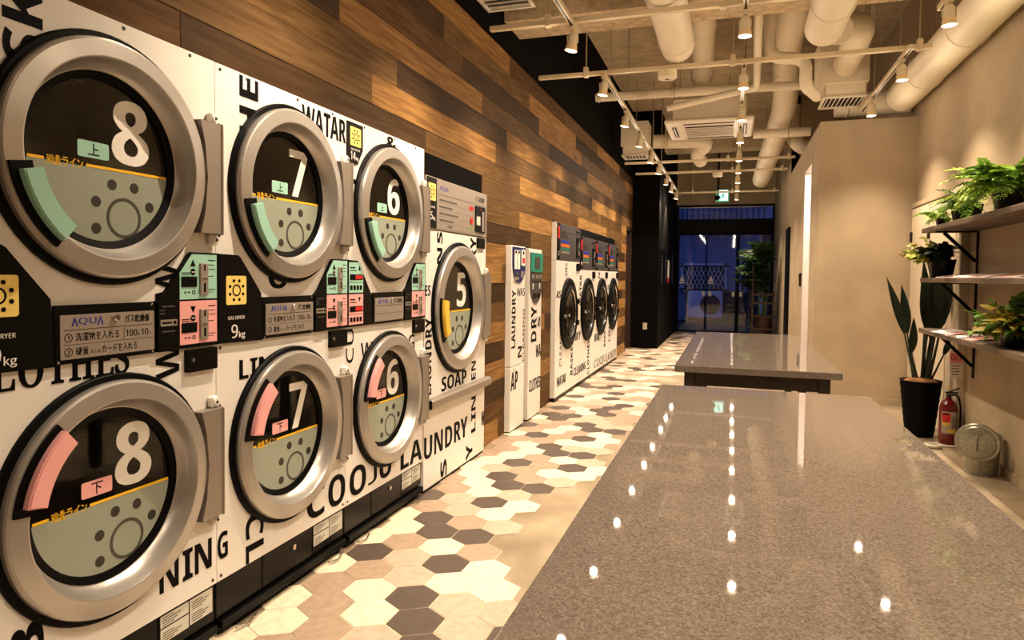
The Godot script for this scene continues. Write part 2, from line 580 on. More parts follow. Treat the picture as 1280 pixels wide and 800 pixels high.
const GLYPH := {
	"上": [[5, 9.5, 5, 1], [5, 5.5, 8.5, 5.5], [0.5, 1, 9.5, 1]],
	"下": [[0.5, 9, 9.5, 9], [4.5, 9, 4.5, 0], [4.5, 6.5, 8, 4]],
	"適": [[1, 9, 2, 8], [0.5, 6, 2.2, 6, 2, 2.5], [2, 2.5, 0.5, 1], [2, 2, 4, 1, 9.8, 0.8], [4, 8.8, 9.8, 8.8], [7, 9.8, 7, 8.8], [5.5, 8.5, 6, 7.3], [8.3, 8.5, 7.8, 7.3], [4, 2, 4, 7.2, 9.6, 7.2, 9.6, 2], [5, 5.8, 8.6, 5.8], [6.8, 7, 6.8, 4.4], [5.4, 4.4, 8.2, 4.4, 8.2, 2.8, 5.4, 2.8, 5.4, 4.4]],
	"量": [[2.5, 9.8, 7.5, 9.8, 7.5, 7.5, 2.5, 7.5, 2.5, 9.8], [2.5, 8.6, 7.5, 8.6], [0.3, 6.6, 9.7, 6.6], [2, 5.6, 8, 5.6, 8, 3, 2, 3, 2, 5.6], [2, 4.3, 8, 4.3], [5, 5.6, 5, 0.3], [1.5, 1.6, 8.5, 1.6], [0.3, 0.3, 9.7, 0.3]],
	"ラ": [[2, 9.3, 8, 9.3], [1, 6.5, 9, 6.5, 7.5, 3, 3.5, 0.3]],
	"イ": [[8.5, 9.5, 5.5, 6.5, 1, 4.5], [5.5, 6.5, 5.5, 0]],
	"ン": [[1.5, 8.8, 4, 7.2], [1.5, 1, 6, 2.8, 9.2, 7.2]],
	"ガ": [[1, 7, 8.5, 7, 7.5, 1, 6, 1.2], [4.5, 9.5, 4, 5, 1.5, 0.5], [8, 9.8, 8.8, 8.4], [9.2, 9.8, 10, 8.4]],
	"ス": [[1.5, 9, 8, 9, 5.5, 4.5, 0.8, 0.5], [5.5, 4.5, 9.3, 0.5]],
	"乾": [[0.3, 8.3, 4.8, 8.3], [2.5, 9.8, 2.5, 7], [0.8, 6.8, 4.3, 6.8, 4.3, 3.6, 0.8, 3.6, 0.8, 6.8], [0.8, 5.2, 4.3, 5.2], [0.2, 2, 4.9, 2], [2.5, 3.6, 2.5, 0], [6.3, 9.8, 5.3, 7.2], [6, 8.3, 9.6, 8.3], [5.6, 6, 9, 6, 6, 1.8, 6, 0.4, 9.6, 0.4, 9.6, 2]],
	"燥": [[0.6, 7.5, 1.2, 5.5], [3.6, 7.8, 3, 6], [2.1, 9.8, 2.1, 4.5, 0.3, 0.5], [2.1, 4, 3.6, 1], [5.5, 9.8, 8.6, 9.8, 8.6, 7.8, 5.5, 7.8, 5.5, 9.8], [4.4, 7, 6.5, 7, 6.5, 5.2, 4.4, 5.2, 4.4, 7], [7.6, 7, 9.7, 7, 9.7, 5.2, 7.6, 5.2, 7.6, 7], [4, 3.8, 10, 3.8], [7, 5, 7, 0], [6.8, 3.6, 4.2, 0.6], [7.2, 3.6, 9.9, 0.6]],
	"機": [[0.3, 7.3, 3.6, 7.3], [2, 9.8, 2, 0], [2, 7, 0.3, 3.5], [2, 6, 3.4, 4.4], [5, 9.6, 4.2, 8, 5.4, 7, 4.2, 5.6], [9, 9.6, 8.2, 8, 9.4, 7, 8.2, 5.6], [6.5, 9.8, 7, 4, 9.6, 0.3], [4, 4.4, 9.8, 4.4], [5, 4.2, 4.2, 0.4], [8.8, 3.6, 5.6, 0.3], [5.2, 2.6, 6.4, 1.6]],
	"洗": [[0.8, 9.3, 2, 8.2], [0.3, 6.5, 1.5, 5.5], [0.5, 0.5, 2.3, 3.5], [4.3, 9.3, 3.4, 6.8], [4, 7.8, 9.3, 7.8], [6.5, 9.8, 6.5, 5], [3, 5, 9.9, 5], [5.4, 5, 5, 2, 3, 0.3], [7.6, 5, 7.6, 0.6, 9.8, 0.6, 9.8, 2]],
	"濯": [[0.8, 9.3, 2, 8.2], [0.3, 6.5, 1.5, 5.5], [0.5, 0.5, 2.3, 3.5], [3.4, 9.5, 6.2, 9.5, 6.2, 7], [6.8, 9.5, 9.6, 9.5, 9.6, 7], [3.4, 8, 6, 8], [6.8, 8, 9.4, 8], [5, 6.6, 3.4, 4], [4.4, 5.6, 4.4, 0], [4.4, 5.2, 9.6, 5.2], [4.4, 3.6, 9.2, 3.6], [4.4, 2, 9.2, 2], [4.4, 0.3, 9.9, 0.3], [7, 6.6, 7, 0.3]],
	"物": [[1.4, 9, 0.6, 6], [0.8, 7.5, 3.8, 7.5], [2.3, 9.8, 2.3, 0], [0.2, 3.4, 4.2, 4.6], [5.8, 9.8, 4.4, 6], [5.4, 7.8, 9.6, 7.8, 9.2, 0.5, 8, 0.6], [7, 7.6, 4.6, 3], [8.4, 7.6, 5, 1]],
	"を": [[1.5, 8.3, 8, 8.3], [4.6, 9.8, 2, 5, 4.6, 5.6, 4.8, 3], [8.8, 6.3, 4, 4, 3, 1.8, 4.5, 0.4, 8.6, 0.4]],
	"入": [[3.2, 9.3, 5, 9.3, 4.8, 6, 0.5, 0.4], [5, 6, 9.6, 0.4]],
	"れ": [[2.3, 9.5, 2.3, 0.2], [0.4, 7.2, 3.4, 7.2, 0.5, 2.6], [2.4, 5, 5.8, 7.6, 7, 7, 6.6, 2, 7.6, 1, 9.6, 2.2]],
	"る": [[2, 9, 7.6, 9, 1.6, 4.4, 5, 6, 8.4, 4.4, 7.6, 1.2, 4.6, 0.4, 3.6, 1.6, 5.4, 2]],
	"硬": [[0.3, 9, 4, 9], [2, 9, 0.4, 4.6], [1.2, 5.6, 3.6, 5.6, 3.6, 1.6, 1.2, 1.6, 1.2, 5.6], [4.6, 9.3, 9.8, 9.3], [5.4, 7.6, 9.2, 7.6, 9.2, 3.8, 5.4, 3.8, 5.4, 7.6], [5.4, 5.7, 9.2, 5.7], [7.2, 9.3, 7.2, 4, 4.4, 0.3], [5.2, 3, 9.8, 0.3]],
	"貨": [[2.8, 9.8, 0.8, 7], [1.8, 8.6, 1.8, 6.2], [7.8, 9.4, 4.4, 7.6], [4.6, 9.8, 4.6, 6.8, 8.8, 6.8, 8.8, 7.6], [2.5, 6, 7.5, 6, 7.5, 1.6, 2.5, 1.6, 2.5, 6], [2.5, 4.6, 7.5, 4.6], [2.5, 3.1, 7.5, 3.1], [3.6, 1.4, 1.4, 0.2], [6.4, 1.4, 8.8, 0.2]],
	"カ": [[1, 7, 8.5, 7, 7.5, 1, 6, 1.2], [4.5, 9.5, 4, 5, 1.5, 0.5]],
	"ー": [[1, 5, 9, 5]],
	"ド": [[3, 9.5, 3, 0.3], [3, 6, 8, 3.8], [7, 9.3, 7.8, 8], [8.6, 9.6, 9.4, 8.3]],
	"ま": [[1.5, 8, 8.5, 8], [1.8, 5.8, 8.2, 5.8], [5, 9.8, 5, 2, 3, 0.8, 2, 2, 4, 2.8, 8.5, 0.8]],
	"た": [[0.8, 7.8, 6, 7.8], [3.6, 9.8, 1, 0.3], [5.4, 5, 9, 5], [5.2, 3, 5.2, 1, 9.4, 0.8]],
	"は": [[1.6, 9.3, 1, 4, 1.8, 0.5], [4, 7, 9.4, 7], [7, 9.6, 7, 2, 5.2, 0.6, 4, 1.8, 5.4, 2.8, 9.5, 0.8]],
	"円": [[1.2, 0.3, 1.2, 9.2, 8.8, 9.2, 8.8, 0.5, 7.4, 0.5], [1.2, 4.8, 8.8, 4.8], [5, 9.2, 5, 4.8]],
	"分": [[4, 9.8, 0.5, 5.5], [6, 9.8, 9.6, 5.5], [2, 5.2, 8, 5.2, 7.6, 0.6, 6, 0.6], [4.6, 5.2, 1.2, 0.3]],
}


# brush characters filling x0..x1, y0..y1
func kanji(st: SurfaceTool, text: String, x0: float, x1: float, y0: float, y1: float, z: float, weight := 1.0) -> void:
	flat(st)
	var n := text.length()
	var cw := (x1 - x0) / n
	var h := (y1 - y0)
	for i in n:
		var g: Array = GLYPH.get(text[i], [])
		for s in g:
			for k in range(0, s.size() - 2, 2):
				var a := Vector2(x0 + cw * (i + 0.06 + s[k] * 0.088), y0 + h * s[k + 1] * 0.1)
				var b := Vector2(x0 + cw * (i + 0.06 + s[k + 2] * 0.088), y0 + h * s[k + 3] * 0.1)
				var d := (b - a).normalized()
				var w := weight * h * 0.045
				a -= d * w * 0.8
				b += d * w * 0.8
				var p := Vector2(-d.y, d.x) * w
				quad(st, Vector3(a.x - p.x, a.y - p.y, z), Vector3(b.x - p.x, b.y - p.y, z), Vector3(b.x + p.x, b.y + p.y, z), Vector3(a.x + p.x, a.y + p.y, z))


func brush(parent: Node, text: String, x0: float, x1: float, y0: float, y1: float, z: float, m: Material, weight := 1.0) -> void:
	var st := mb()
	kanji(st, text, x0, x1, y0, y1, z, weight)
	part(parent, "stroke_lettering", st, m)


func plate(parent: Node, called: String, poly: PackedVector2Array, z0: float, z1: float, m: Material, label := "") -> MeshInstance3D:
	var st := mb()
	prism(st, poly, z0, z1)
	return part(parent, called, st, m, label)


# ---------------------------------------------------------------- setting

const BLACK_D := 12.3
const OPENINGS := [[1.068, 4.448, 1.995], [4.448, 4.556, 1.858], [5.155, 5.53, 1.528], [5.655, 6.06, 1.522], [6.595, 10.152, 1.84], [10.152, 10.472, 1.757], [11.62, 12.24, 2.13]]
var wall_left: MeshInstance3D
var floor_slab: MeshInstance3D


func build_setting() -> void:
	var st := mb()
	rbox(st, -2.6, 1.9, -0.2, 0.0, BACK_D - 0.15, FAR_D + 0.12)
	floor_slab = struct("floor", st, M.concrete_floor, "smooth beige concrete floor with a strip of hexagonal tiles along the machines", "floor")
	st = mb()
	rbox(st, -2.6, 1.9, CEIL_Y, CEIL_Y + 0.2, BACK_D - 0.15, FAR_D + 0.15)
	struct("ceiling", st, M.ceiling_paint, "bare painted concrete ceiling above the ducts and pipes", "ceiling")
	# left wall behind the boards, cut open where machines stand in it
	st = mb()
	var d := BACK_D
	for o in OPENINGS:
		rbox(st, -1.9, -1.747, 0.0, 3.04, d, o[0])
		rbox(st, -1.9, -1.747, o[2], 3.04, o[0], o[1])
		d = o[1]
	rbox(st, -1.9, -1.747, 0.0, 3.04, d, BLACK_D)
	wall_left = struct("wall_left", st, M.wood_D0, "wall clad in mixed brown wooden boards behind the machines", "wall")
	st = mb()
	rbox(st, -1.9, -1.742, 3.04, CEIL_Y, BACK_D, BLACK_D)
	struct("wall_left_upper", st, M.black_paint, "black painted wall above the wooden boards", "wall")
	st = mb()
	rbox(st, -2.55, -2.4, 0.0, CEIL_Y, BACK_D, BLACK_D)
	rbox(st, -2.4, -1.9, 0.0, CEIL_Y, BLACK_D - 0.06, BLACK_D)
	struct("wall_left_service", st, M.black_paint, "service wall behind the machines, hidden by the boards", "wall")
	st = mb()
	rbox(st, -1.9, -1.25, 0.0, CEIL_Y, BLACK_D, FAR_D + 0.12)
	struct("wall_left_return", st, M.black_paint, "black wall with framed notices beside the entrance", "wall")
	st = mb()
	rbox(st, -1.25, 1.0, 2.95, CEIL_Y, FAR_D, FAR_D + 0.14)
	struct("wall_far", st, M.wall_paint, "beige wall above the glass entrance", "wall")
	st = mb()
	rbox(st, RIGHT_X, 1.9, 0.0, CEIL_Y, BACK_D, FAR_D)
	struct("wall_right", st, M.wall_paint, "long beige wall behind the plant shelves", "wall")
	st = mb()
	rbox(st, -2.4, 1.9, 0.0, CEIL_Y, BACK_D - 0.15, BACK_D)
	struct("wall_back", st, M.wall_paint, "plain beige end wall", "wall")
	# the partition: a low closed room with a doorway in its side
	st = mb()
	rbox(st, 0.845, RIGHT_X, 0.0, 2.92, 7.74, 7.84)
	rbox(st, 0.845, 0.945, 0.0, 2.92, 7.84, 8.44)
	rbox(st, 0.845, 0.945, 2.60, 2.92, 8.44, 9.16)
	rbox(st, 0.845, 0.945, 0.0, 2.92, 9.16, 11.9)
	rbox(st, 0.945, RIGHT_X, 2.82, 2.92, 7.84, 11.9)
	struct("wall_partition", st, M.wall_paint, "beige boxed-in room with a narrow bright doorway, behind the tables", "wall")
	st = mb()
	rbox(st, 0.88, 1.0, 0.0, CEIL_Y, 11.9, FAR_D)
	rbox(st, 0.88, RIGHT_X, 2.92, CEIL_Y, 11.9, 12.0)
	rbox(st, 0.945, RIGHT_X, 0.0, 2.82, 11.9, 12.0)
	struct("wall_right_far", st, M.wall_paint, "beige wall beside the palm and the entrance", "wall")
	st = mb()
	rbox(st, -1.742, RIGHT_X, 3.27, CEIL_Y, 5.09, 5.5)
	struct("ceiling_beam", st, M.beam_concrete, "rough concrete beam crossing under the ceiling", "beam")
	st = mb()
	rbox(st, -1.25, 0.88, 3.64, CEIL_Y, 13.0, 13.4)
	struct("ceiling_beam_far", st, M.ceiling_paint, "painted beam crossing near the entrance", "beam")
	# skirting
	st = mb()
	rbox(st, 1.725, RIGHT_X, 0.0, 0.06, BACK_D, 5.98)
	struct("baseboard_right", st, M.wall_paint, "thin beige skirting under the plant shelves", "baseboard")
	st = mb()
	rbox(st, 0.845, 1.725, 0.0, 0.06, 7.725, 7.74)
	struct("baseboard_partition", st, M.wall_paint, "thin beige skirting at the foot of the boxed-in room", "baseboard")
	# wooden door next to the washers
	var dn := struct_node("door_1", "dark brown wooden door at the end of the boarded wall", "door")
	st = mb()
	rbox(st, -1.86, -1.82, 0.0, 2.11, 11.66, 12.2)
	part(dn, "door_leaf", st, M.door_wood)
	st = mb()
	rbox(st, -1.88, -1.725, 0.0, 2.15, 11.6, 11.66)
	rbox(st, -1.88, -1.725, 0.0, 2.15, 12.2, 12.26)
	rbox(st, -1.88, -1.725, 2.09, 2.15, 11.66, 12.2)
	part(dn, "door_frame", st, M.door_wood)
	# cream double door in the right wall
	dn = struct_node("door_2", "cream double door behind the tall potted plant", "door")
	for r in [[6.455, 7.062], [7.08, 7.69]]:
		st = mb()
		rbox(st, 1.700, RIGHT_X, 0.005, 1.985, r[0], r[1], 0.003)
		var leaf := part(dn, "door_leaf", st, M.door_cream)
		st = mb()
		rbox(st, 1.680, 1.700, 1.66, 1.76, r[1] - 0.05, r[1] - 0.015, 0.004)
		part(leaf, "lock_plate", st, M.plate_dark)
	st = mb()
	rbox(st, 1.700, RIGHT_X, 2.0, 2.045, 6.44, 7.72, 0.003)
	part(dn, "head_trim", st, M.wall_paint)
	st = mb()
	rbox(st, 1.70, RIGHT_X, 0.0, 2.04, 6.30, 6.44, 0.004)
	rbox(st, 1.68, RIGHT_X, 0.0, 2.04, 6.06, 6.12, 0.004)
	part(dn, "door_frame", st, M.door_cream)
	st = mb()
	rbox(st, 1.715, RIGHT_X, 0.0, 2.02, 6.12, 6.30, 0.004)
	part(dn, "side_panel", st, M.wall_paint)
	st = mb()
	rbox(st, 0.838, 0.952, 0.0, 2.60, 9.145, 9.16)
	rbox(st, 0.838, 0.952, 0.0, 2.60, 8.44, 8.455)
	rbox(st, 0.838, 0.952, 2.585, 2.60, 8.455, 9.145)
	struct("trim_1", st, M.white_steel, "white lining of the narrow doorway in the boxed-in room", "trim")
	# dark door by the entrance and the lit doorway's own lamp
	dn = struct_node("door_3", "narrow dark door in the beige side of the boxed-in room", "door")
	st = mb()
	rbox(st, 0.815, 0.845, 0.0, 2.08, 11.25, 11.85, 0.004)
	part(dn, "door_leaf", st, M.black_plastic)
	var lamp := thing("ceiling_lamp", "round white ceiling lamp inside the boxed-in room", "lamp", V(1.25, 2.82, 8.25))
	st = mb()
	lathe(st, [Vector2(0.0, -0.05), Vector2(0.11, -0.05), Vector2(0.13, -0.03)], Transform3D(Basis(Vector3.RIGHT, -PI / 2), Vector3.ZERO), 24)
	part(lamp, "lamp_glass", st, M.lamp_lens)
	st = mb()
	lathe(st, [Vector2(0.13, -0.03), Vector2(0.14, 0.0), Vector2(0.0, 0.0)], Transform3D(Basis(Vector3.RIGHT, -PI / 2), Vector3.ZERO), 24)
	part(lamp, "lamp_base", st, M.ac_white)
	var ol := OmniLight3D.new()
	ol.name = "room_light"
	ol.light_color = Color(1.0, 0.90, 0.85)
	ol.light_energy = 3.0
	ol.light_size = 0.1
	ol.omni_range = 12.0
	ol.omni_attenuation = 2.0
	ol.shadow_enabled = true
	ol.position = Vector3(0, -0.12, 0)
	lamp.add_child(ol)
	var sw := thing("door_phone", "small dark intercom on the beige wall beside the bright doorway", "intercom", V(0.845, 1.27, 9.4))
	st = mb()
	box(st, Vector3(-0.012, 0, 0), Vector3(0.024, 0.17, 0.09), 0.004)
	part(sw, "housing", st, M.plate_dark)
	st = mb()
	box(st, Vector3(-0.026, 0.03, 0), Vector3(0.004, 0.05, 0.06))
	part(sw, "screen", st, M.black_plastic)


# tones read off the floor: row -> tiles from column -3 on (W white, L light, M mid, D dark, . none)
const TILE_ROWS := {
	-6: "MWLDMW", -5: "WDMWLW", -4: "LWDLWD", -3: "WMWLDL", -2: "DWMLDM", -1: "WMWDLD",
	0: "DMWDLL", 1: "WMLWW.", 2: "WDLDW.", 3: "WMWM..", 4: "MWDD..", 5: "WDML..", 6: "MMLW..", 7: "DLDW..", 8: "WMWL..", 9: "MWDD..",
	10: "MWDML.", 11: "WLMWW.", 12: "DWDMDW", 13: "MWMWL.", 14: "DMWDD.", 15: "MWDLL.", 16: "LMMWW.", 17: "WDMDW.", 18: "WMWMW.", 19: "DMWDD.",
}


func hex_mesh(r: float, y0: float, y1: float, bev: float) -> SurfaceTool:
	var st := mb()
	flat(st)
	for k in 6:
		var a := PI / 6 + PI / 3 * k
		var b := PI / 6 + PI / 3 * (k + 1)
		var A := Vector3(cos(a), 0, sin(a))
		var B := Vector3(cos(b), 0, sin(b))
		var up := Vector3.UP
		tri(st, up * y1, B * (r - bev) + up * y1, A * (r - bev) + up * y1)
		quad(st, A * (r - bev) + up * y1, B * (r - bev) + up * y1, B * r + up * (y1 - bev), A * r + up * (y1 - bev))
		quad(st, A * r + up * (y1 - bev), B * r + up * (y1 - bev), B * r + up * y0, A * r + up * y0)
	return st


func build_tiles() -> void:
	const A := 0.191
	const RZ := 0.1654
	var t := hex_mesh(A / sqrt(3.0) - 0.0022, 0.0, 0.0045, 0.0012)
	t.generate_normals()
	var hexm := t.commit()
	var keys := {"W": "tile_white", "L": "tile_light", "M": "tile_mid", "D": "tile_dark"}
	var bed := mb()
	var rest := {}
	var count := 0
	for j in range(-20, 84):
		var d := 2.39 + j * RZ
		if d > FAR_D - 0.1:
			break
		var row := ""
		if TILE_ROWS.has(j):
			row = TILE_ROWS[j]
		else:
			var n := 5 if rng.randf() < 0.45 else 6
			if d > 9.0 and rng.randf() < 0.5:
				n = 7
			for k in n:
				row += "WWMMLLLDD"[rng.randi() % 9]
		for k in row.length():
			if row[k] == ".":
				continue
			var x: float = -1.177 + (k - 3) * A + (A / 2 if posmod(j, 2) == 1 else 0.0)
			if d > BLACK_D and x < -1.25 + 0.1 or x < -1.735:
				continue
			var at := V(x, 0.0, d)
			flat(bed)
			for q in 6:
				var a := PI / 6 + PI / 3 * q
				var R := A / sqrt(3.0) + 0.001
				tri(bed, at + Vector3(0, 0.0025, 0), at + Vector3(cos(a + PI / 3) * R, 0.0025, sin(a + PI / 3) * R), at + Vector3(cos(a) * R, 0.0025, sin(a) * R))
			if j >= -3 and count < 298:
				count += 1
				share(floor_slab, "hex_tile", hexm, M[keys[row[k]]], Transform3D(Basis(), at))
			else:
				if not rest.has(row[k]):
					rest[row[k]] = mb()
				rest[row[k]].append_from(hexm, 0, Transform3D(Basis(), at))
	part(floor_slab, "grout_bed", bed, M.grout)
	for k in rest:
		var o := MeshInstance3D.new()
		o.name = "hex_tile_field"
		o.mesh = rest[k].commit()
		o.material_override = M[keys[k]]
		o.set_meta("kind", "stuff")
		floor_slab.add_child(o, true)


# rows from the top; [first joint, tones of the boards, the first one ending at that joint], a board is 1.86 m long
const PLANK_ROWS := [
	[5.20, "LBMLDM"], [3.90, "DMLDMLD"], [4.21, "BDLMMBM"], [2.73, "DLMDLMB"], [3.29, "MDLMBDM"], [3.02, "MLMDLMD"],
	[1.79, "BDMLMBL"], [5.95, "MBLMDL"], [5.50, "MLMBLM"], [5.86, "DMLDMB"], [6.25, "LMDLML"], [5.05, "LMBLDM"],
	[6.30, "DBMLDM"], [5.62, "MMLDMB"], [6.35, "LDMLBD"], [5.10, "DBLDML"], [6.20, "LMDLMD"], [5.60, "DLMBDL"],
	[6.30, "BMLDMB"], [5.00, "LBLMLD"], [6.10, "LMDLMB"],
]


func build_planks() -> void:
	const RH := 0.1516
	const LEN := 1.86
	var made := {}
	for r in PLANK_ROWS.size():
		var y1: float = 3.04 - r * RH
		var y0: float = maxf(y1 - RH, 0.0)
		if y1 - y0 < 0.004:
			continue
		# pieces of this row that the openings leave: [from, to, lower edge]
		var spans := [[0.3, BLACK_D - 0.001, y0]]
		for o in OPENINGS:
			if o[2] > y0 + 0.001:
				var next := []
				for s in spans:
					if o[1] <= s[0] or o[0] >= s[1]:
						next.append(s)
					else:
						if o[0] > s[0]:
							next.append([s[0], o[0], s[2]])
						if o[2] < y1 - 0.006:
							next.append([maxf(o[0], s[0]), minf(o[1], s[1]), o[2]])
						if o[1] < s[1]:
							next.append([o[1], s[1], s[2]])
				spans = next
		var row: Array = PLANK_ROWS[r]
		for k in range(-4, row[1].length() + 1):
			var tone: String = row[1][posmod(k, row[1].length())]
			var b0: float = row[0] + (k - 1) * LEN
			var b1: float = b0 + LEN
			for s in spans:
				var a0 := maxf(b0, s[0])
				var a1 := minf(b1, s[1])
				if a1 - a0 < 0.02:
					continue
				var low: float = s[2]
				var st := mb()
				var lift: float = 0.0015 * posmod(r * 7 + k * 3, 3)
				rbox(st, -1.747, WALL_X + lift, low + 0.0006, y1 - 0.0006, a0 + 0.0006, a1 - 0.0006, 0.0012)
				part(wall_left, "plank", st, M["wood_%s%d" % [tone, posmod(r + k, 2)]])
	made.clear()


func build_entrance() -> void:
	var dn := struct_node("door_4", "glass entrance with dark frames and sliding leaves, dusk outside", "door")
	var st := mb()
	var D := FAR_D + 0.03
	rbox(st, -1.25, -1.20, 0.0, 2.95, D - 0.06, D + 0.06)
	rbox(st, 0.84, 0.88, 0.0, 2.95, D - 0.06, D + 0.06)
	rbox(st, -1.20, 0.84, 2.90, 2.95, D - 0.06, D + 0.06)
	rbox(st, -1.20, 0.84, 2.30, 2.62, D - 0.10, D + 0.06, 0.006)
	rbox(st, 0.10, 0.14, 0.02, 2.30, D - 0.03, D + 0.03)
	part(dn, "frame", st, M.aluminium_dark)
	st = mb()
	rbox(st, -1.20, 0.84, 0.0, 0.02, D - 0.08, D + 0.06)
	rbox(st, -1.20, 0.84, 2.885, 2.90, D - 0.05, D + 0.02)
	part(dn, "threshold", st, M.steel_trim)
	var panes := [[-1.195, -0.575, 0.0], [-0.56, 0.095, 0.03], [0.14, 0.835, 0.0]]
	for p in panes:
		var leaf := node(dn, "sliding_leaf")
		st = mb()
		rbox(st, p[0], p[1], 0.06, 2.26, D + p[2] - 0.004, D + p[2] + 0.004)
		part(leaf, "pane", st, M.pane_glass)
		st = mb()
		rbox(st, p[0], p[1], 2.26, 2.30, D + p[2] - 0.014, D + p[2] + 0.014)
		rbox(st, p[0], p[1], 0.025, 0.06, D + p[2] - 0.014, D + p[2] + 0.014)
		rbox(st, p[1] - 0.018, p[1], 0.06, 2.26, D + p[2] - 0.014, D + p[2] + 0.014)
		rbox(st, p[0], p[0] + 0.018, 0.06, 2.26, D + p[2] - 0.014, D + p[2] + 0.014)
		part(leaf, "leaf_frame", st, M.aluminium_dark)
	st = mb()
	rbox(st, -1.20, 0.84, 2.62, 2.885, D - 0.004, D + 0.004)
	part(dn, "transom_pane", st, M.pane_glass)
	# warning triangles and touch plates on the glass
	for x in [-1.10, -0.455]:
		st = mb()
		FX = Transform3D(Basis(), V(x, 1.2, D - 0.012))
		prism(st, PackedVector2Array([Vector2(-0.06, 0.0), Vector2(0.06, 0.0), Vector2(0.0, 0.13)]), 0.0, 0.002)
		prism(st, rect(-0.065, 0.065, -0.055, -0.02), 0.0, 0.002)
		FX = Transform3D()
		part(dn, "warning_sticker", st, M.white_print)
		st = mb()
		FX = Transform3D(Basis(), V(x, 1.2, D - 0.0095))
		prism(st, rect(-0.006, 0.006, 0.03, 0.085), 0.0, 0.002)
		prism(st, rect(-0.006, 0.006, 0.012, 0.024), 0.0, 0.002)
		FX = Transform3D()
		part(dn, "warning_mark", st, M.black_print)
	for x in [-0.62, -0.475, 0.035, 0.20]:
		st = mb()
		rbox(st, x - 0.032, x + 0.032, 0.86, 0.97, D - 0.022, D - 0.010, 0.003)
		part(dn, "touch_plate", st, M.white_print)


func build_exterior() -> void:
	var st := mb()
	rbox(st, -9.0, 9.0, -0.25, -0.03, FAR_D + 0.12, 34.0)
	struct("ground_outside", st, M.asphalt, "dark street surface outside the glass entrance", "ground")
	var b := thing("neighbour_building", "blue-grey building across the street seen through the entrance glass", "building", V(0, 0, 21.0))
	st = mb()
	box(st, Vector3(0, 3.5, -1.0), Vector3(14, 7.0, 2.0))
	part(b, "wall", st, M.outside_wall)
	st = mb()
	box(st, Vector3(0.0, 0.45, 0.06), Vector3(2.6, 0.9, 0.12), 0.01)
	part(b, "plinth", st, M.outside_dark)
	st = mb()
	box(st, Vector3(1.0, 1.3, 0.03), Vector3(0.35, 2.6, 0.06))
	part(b, "downpipe", st, M.outside_dark)
	var wn := node(b, "window")
	st = mb()
	box(st, Vector3(-0.80, 1.28, 0.03), Vector3(1.2, 0.75, 0.06))
	part(wn, "window_pane", st, M.outside_dark)
	st = mb()
	for s in [[-0.80, 1.68, 1.30, 0.06], [-0.80, 0.88, 1.30, 0.06], [-1.42, 1.28, 0.06, 0.86], [-0.18, 1.28, 0.06, 0.86]]:
		box(st, Vector3(s[0], s[1], 0.05), Vector3(s[2], s[3], 0.10))
	part(wn, "window_frame", st, M.outside_white)
	# lattice grille in front of that window
	var g := thing("lattice_grille", "crossed lattice grille over the dark window across the street", "grille", V(-0.80, 1.28, 20.85))
	st = mb()
	for k in 10:
		var x := -0.54 + 0.12 * k
		for s in [-1.0, 1.0]:
			var p0 := Vector2(x - 0.15 * s, -0.32)
			var p1 := Vector2(x + 0.15 * s, 0.32)
			tube(st, [Vector3(p0.x, p0.y, 0), Vector3(p1.x, p1.y, 0)], 0.012, 5)
	part(g, "lattice_bars", st, M.outside_white)
	st = mb()
	for s in [[0, 0.34, 1.45, 0.04], [0, -0.34, 1.45, 0.04]]:
		box(st, Vector3(s[0], s[1], 0), Vector3(s[2], s[3], 0.03))
	part(g, "rail", st, M.outside_dark)
	var a := thing("outdoor_unit", "outdoor air conditioner unit with a round fan by the street wall", "air conditioner", V(-0.72, -0.03, 20.2))
	st = mb()
	box(st, Vector3(0, 0.55, 0), Vector3(0.95, 0.75, 0.35), 0.02)
	part(a, "casing", st, M.outside_white)
	st = mb()
	lathe(st, [Vector2(0.28, 0.176), Vector2(0.28, 0.19), Vector2(0.0, 0.19)], Transform3D(Basis(), Vector3(0.15, 0.55, 0)), 24)
	part(a, "fan_grille", st, M.outside_dark)
	st = mb()
	for x in [-0.35, 0.35]:
		box(st, Vector3(x, 0.088, 0), Vector3(0.08, 0.176, 0.35))
	part(a, "feet", st, M.outside_dark)
	var r := thing("balcony_railing", "dark balcony railing above the street, seen through the transom", "railing", V(-0.6, 2.9, 20.4))
	st = mb()
	box(st, Vector3(0, 0.95, 0), Vector3(3.0, 0.06, 0.06))
	box(st, Vector3(0, 0.03, 0), Vector3(3.0, 0.06, 0.06))
	part(r, "rail", st, M.outside_dark)
	for k in 20:
		st = mb()
		box(st, Vector3(-1.42 + 0.15 * k, 0.49, 0), Vector3(0.03, 0.86, 0.03))
		part(r, "baluster", st, M.outside_dark)
	st = mb()
	box(st, Vector3(0, -0.06, -0.25), Vector3(3.2, 0.12, 0.6))
	part(r, "balcony_slab", st, M.outside_wall)
	for k in 2:
		var p := thing("street_post", ["slim dark post beside the lattice grille", "white post by the wall across the street"][k], "post", V([0.28, 0.75][k], -0.03, 19.5))
		st = mb()
		tube(st, [Vector3.ZERO, Vector3(0, [1.75, 2.3][k], 0)], 0.035, 8)
		part(p, "pole", st, [M.outside_dark, M.outside_white][k])
		st = mb()
		box(st, Vector3(0, 0.03, 0), Vector3(0.16, 0.06, 0.16))
		part(p, "foot", st, M.outside_dark)


# ---------------------------------------------------------------- ceiling services

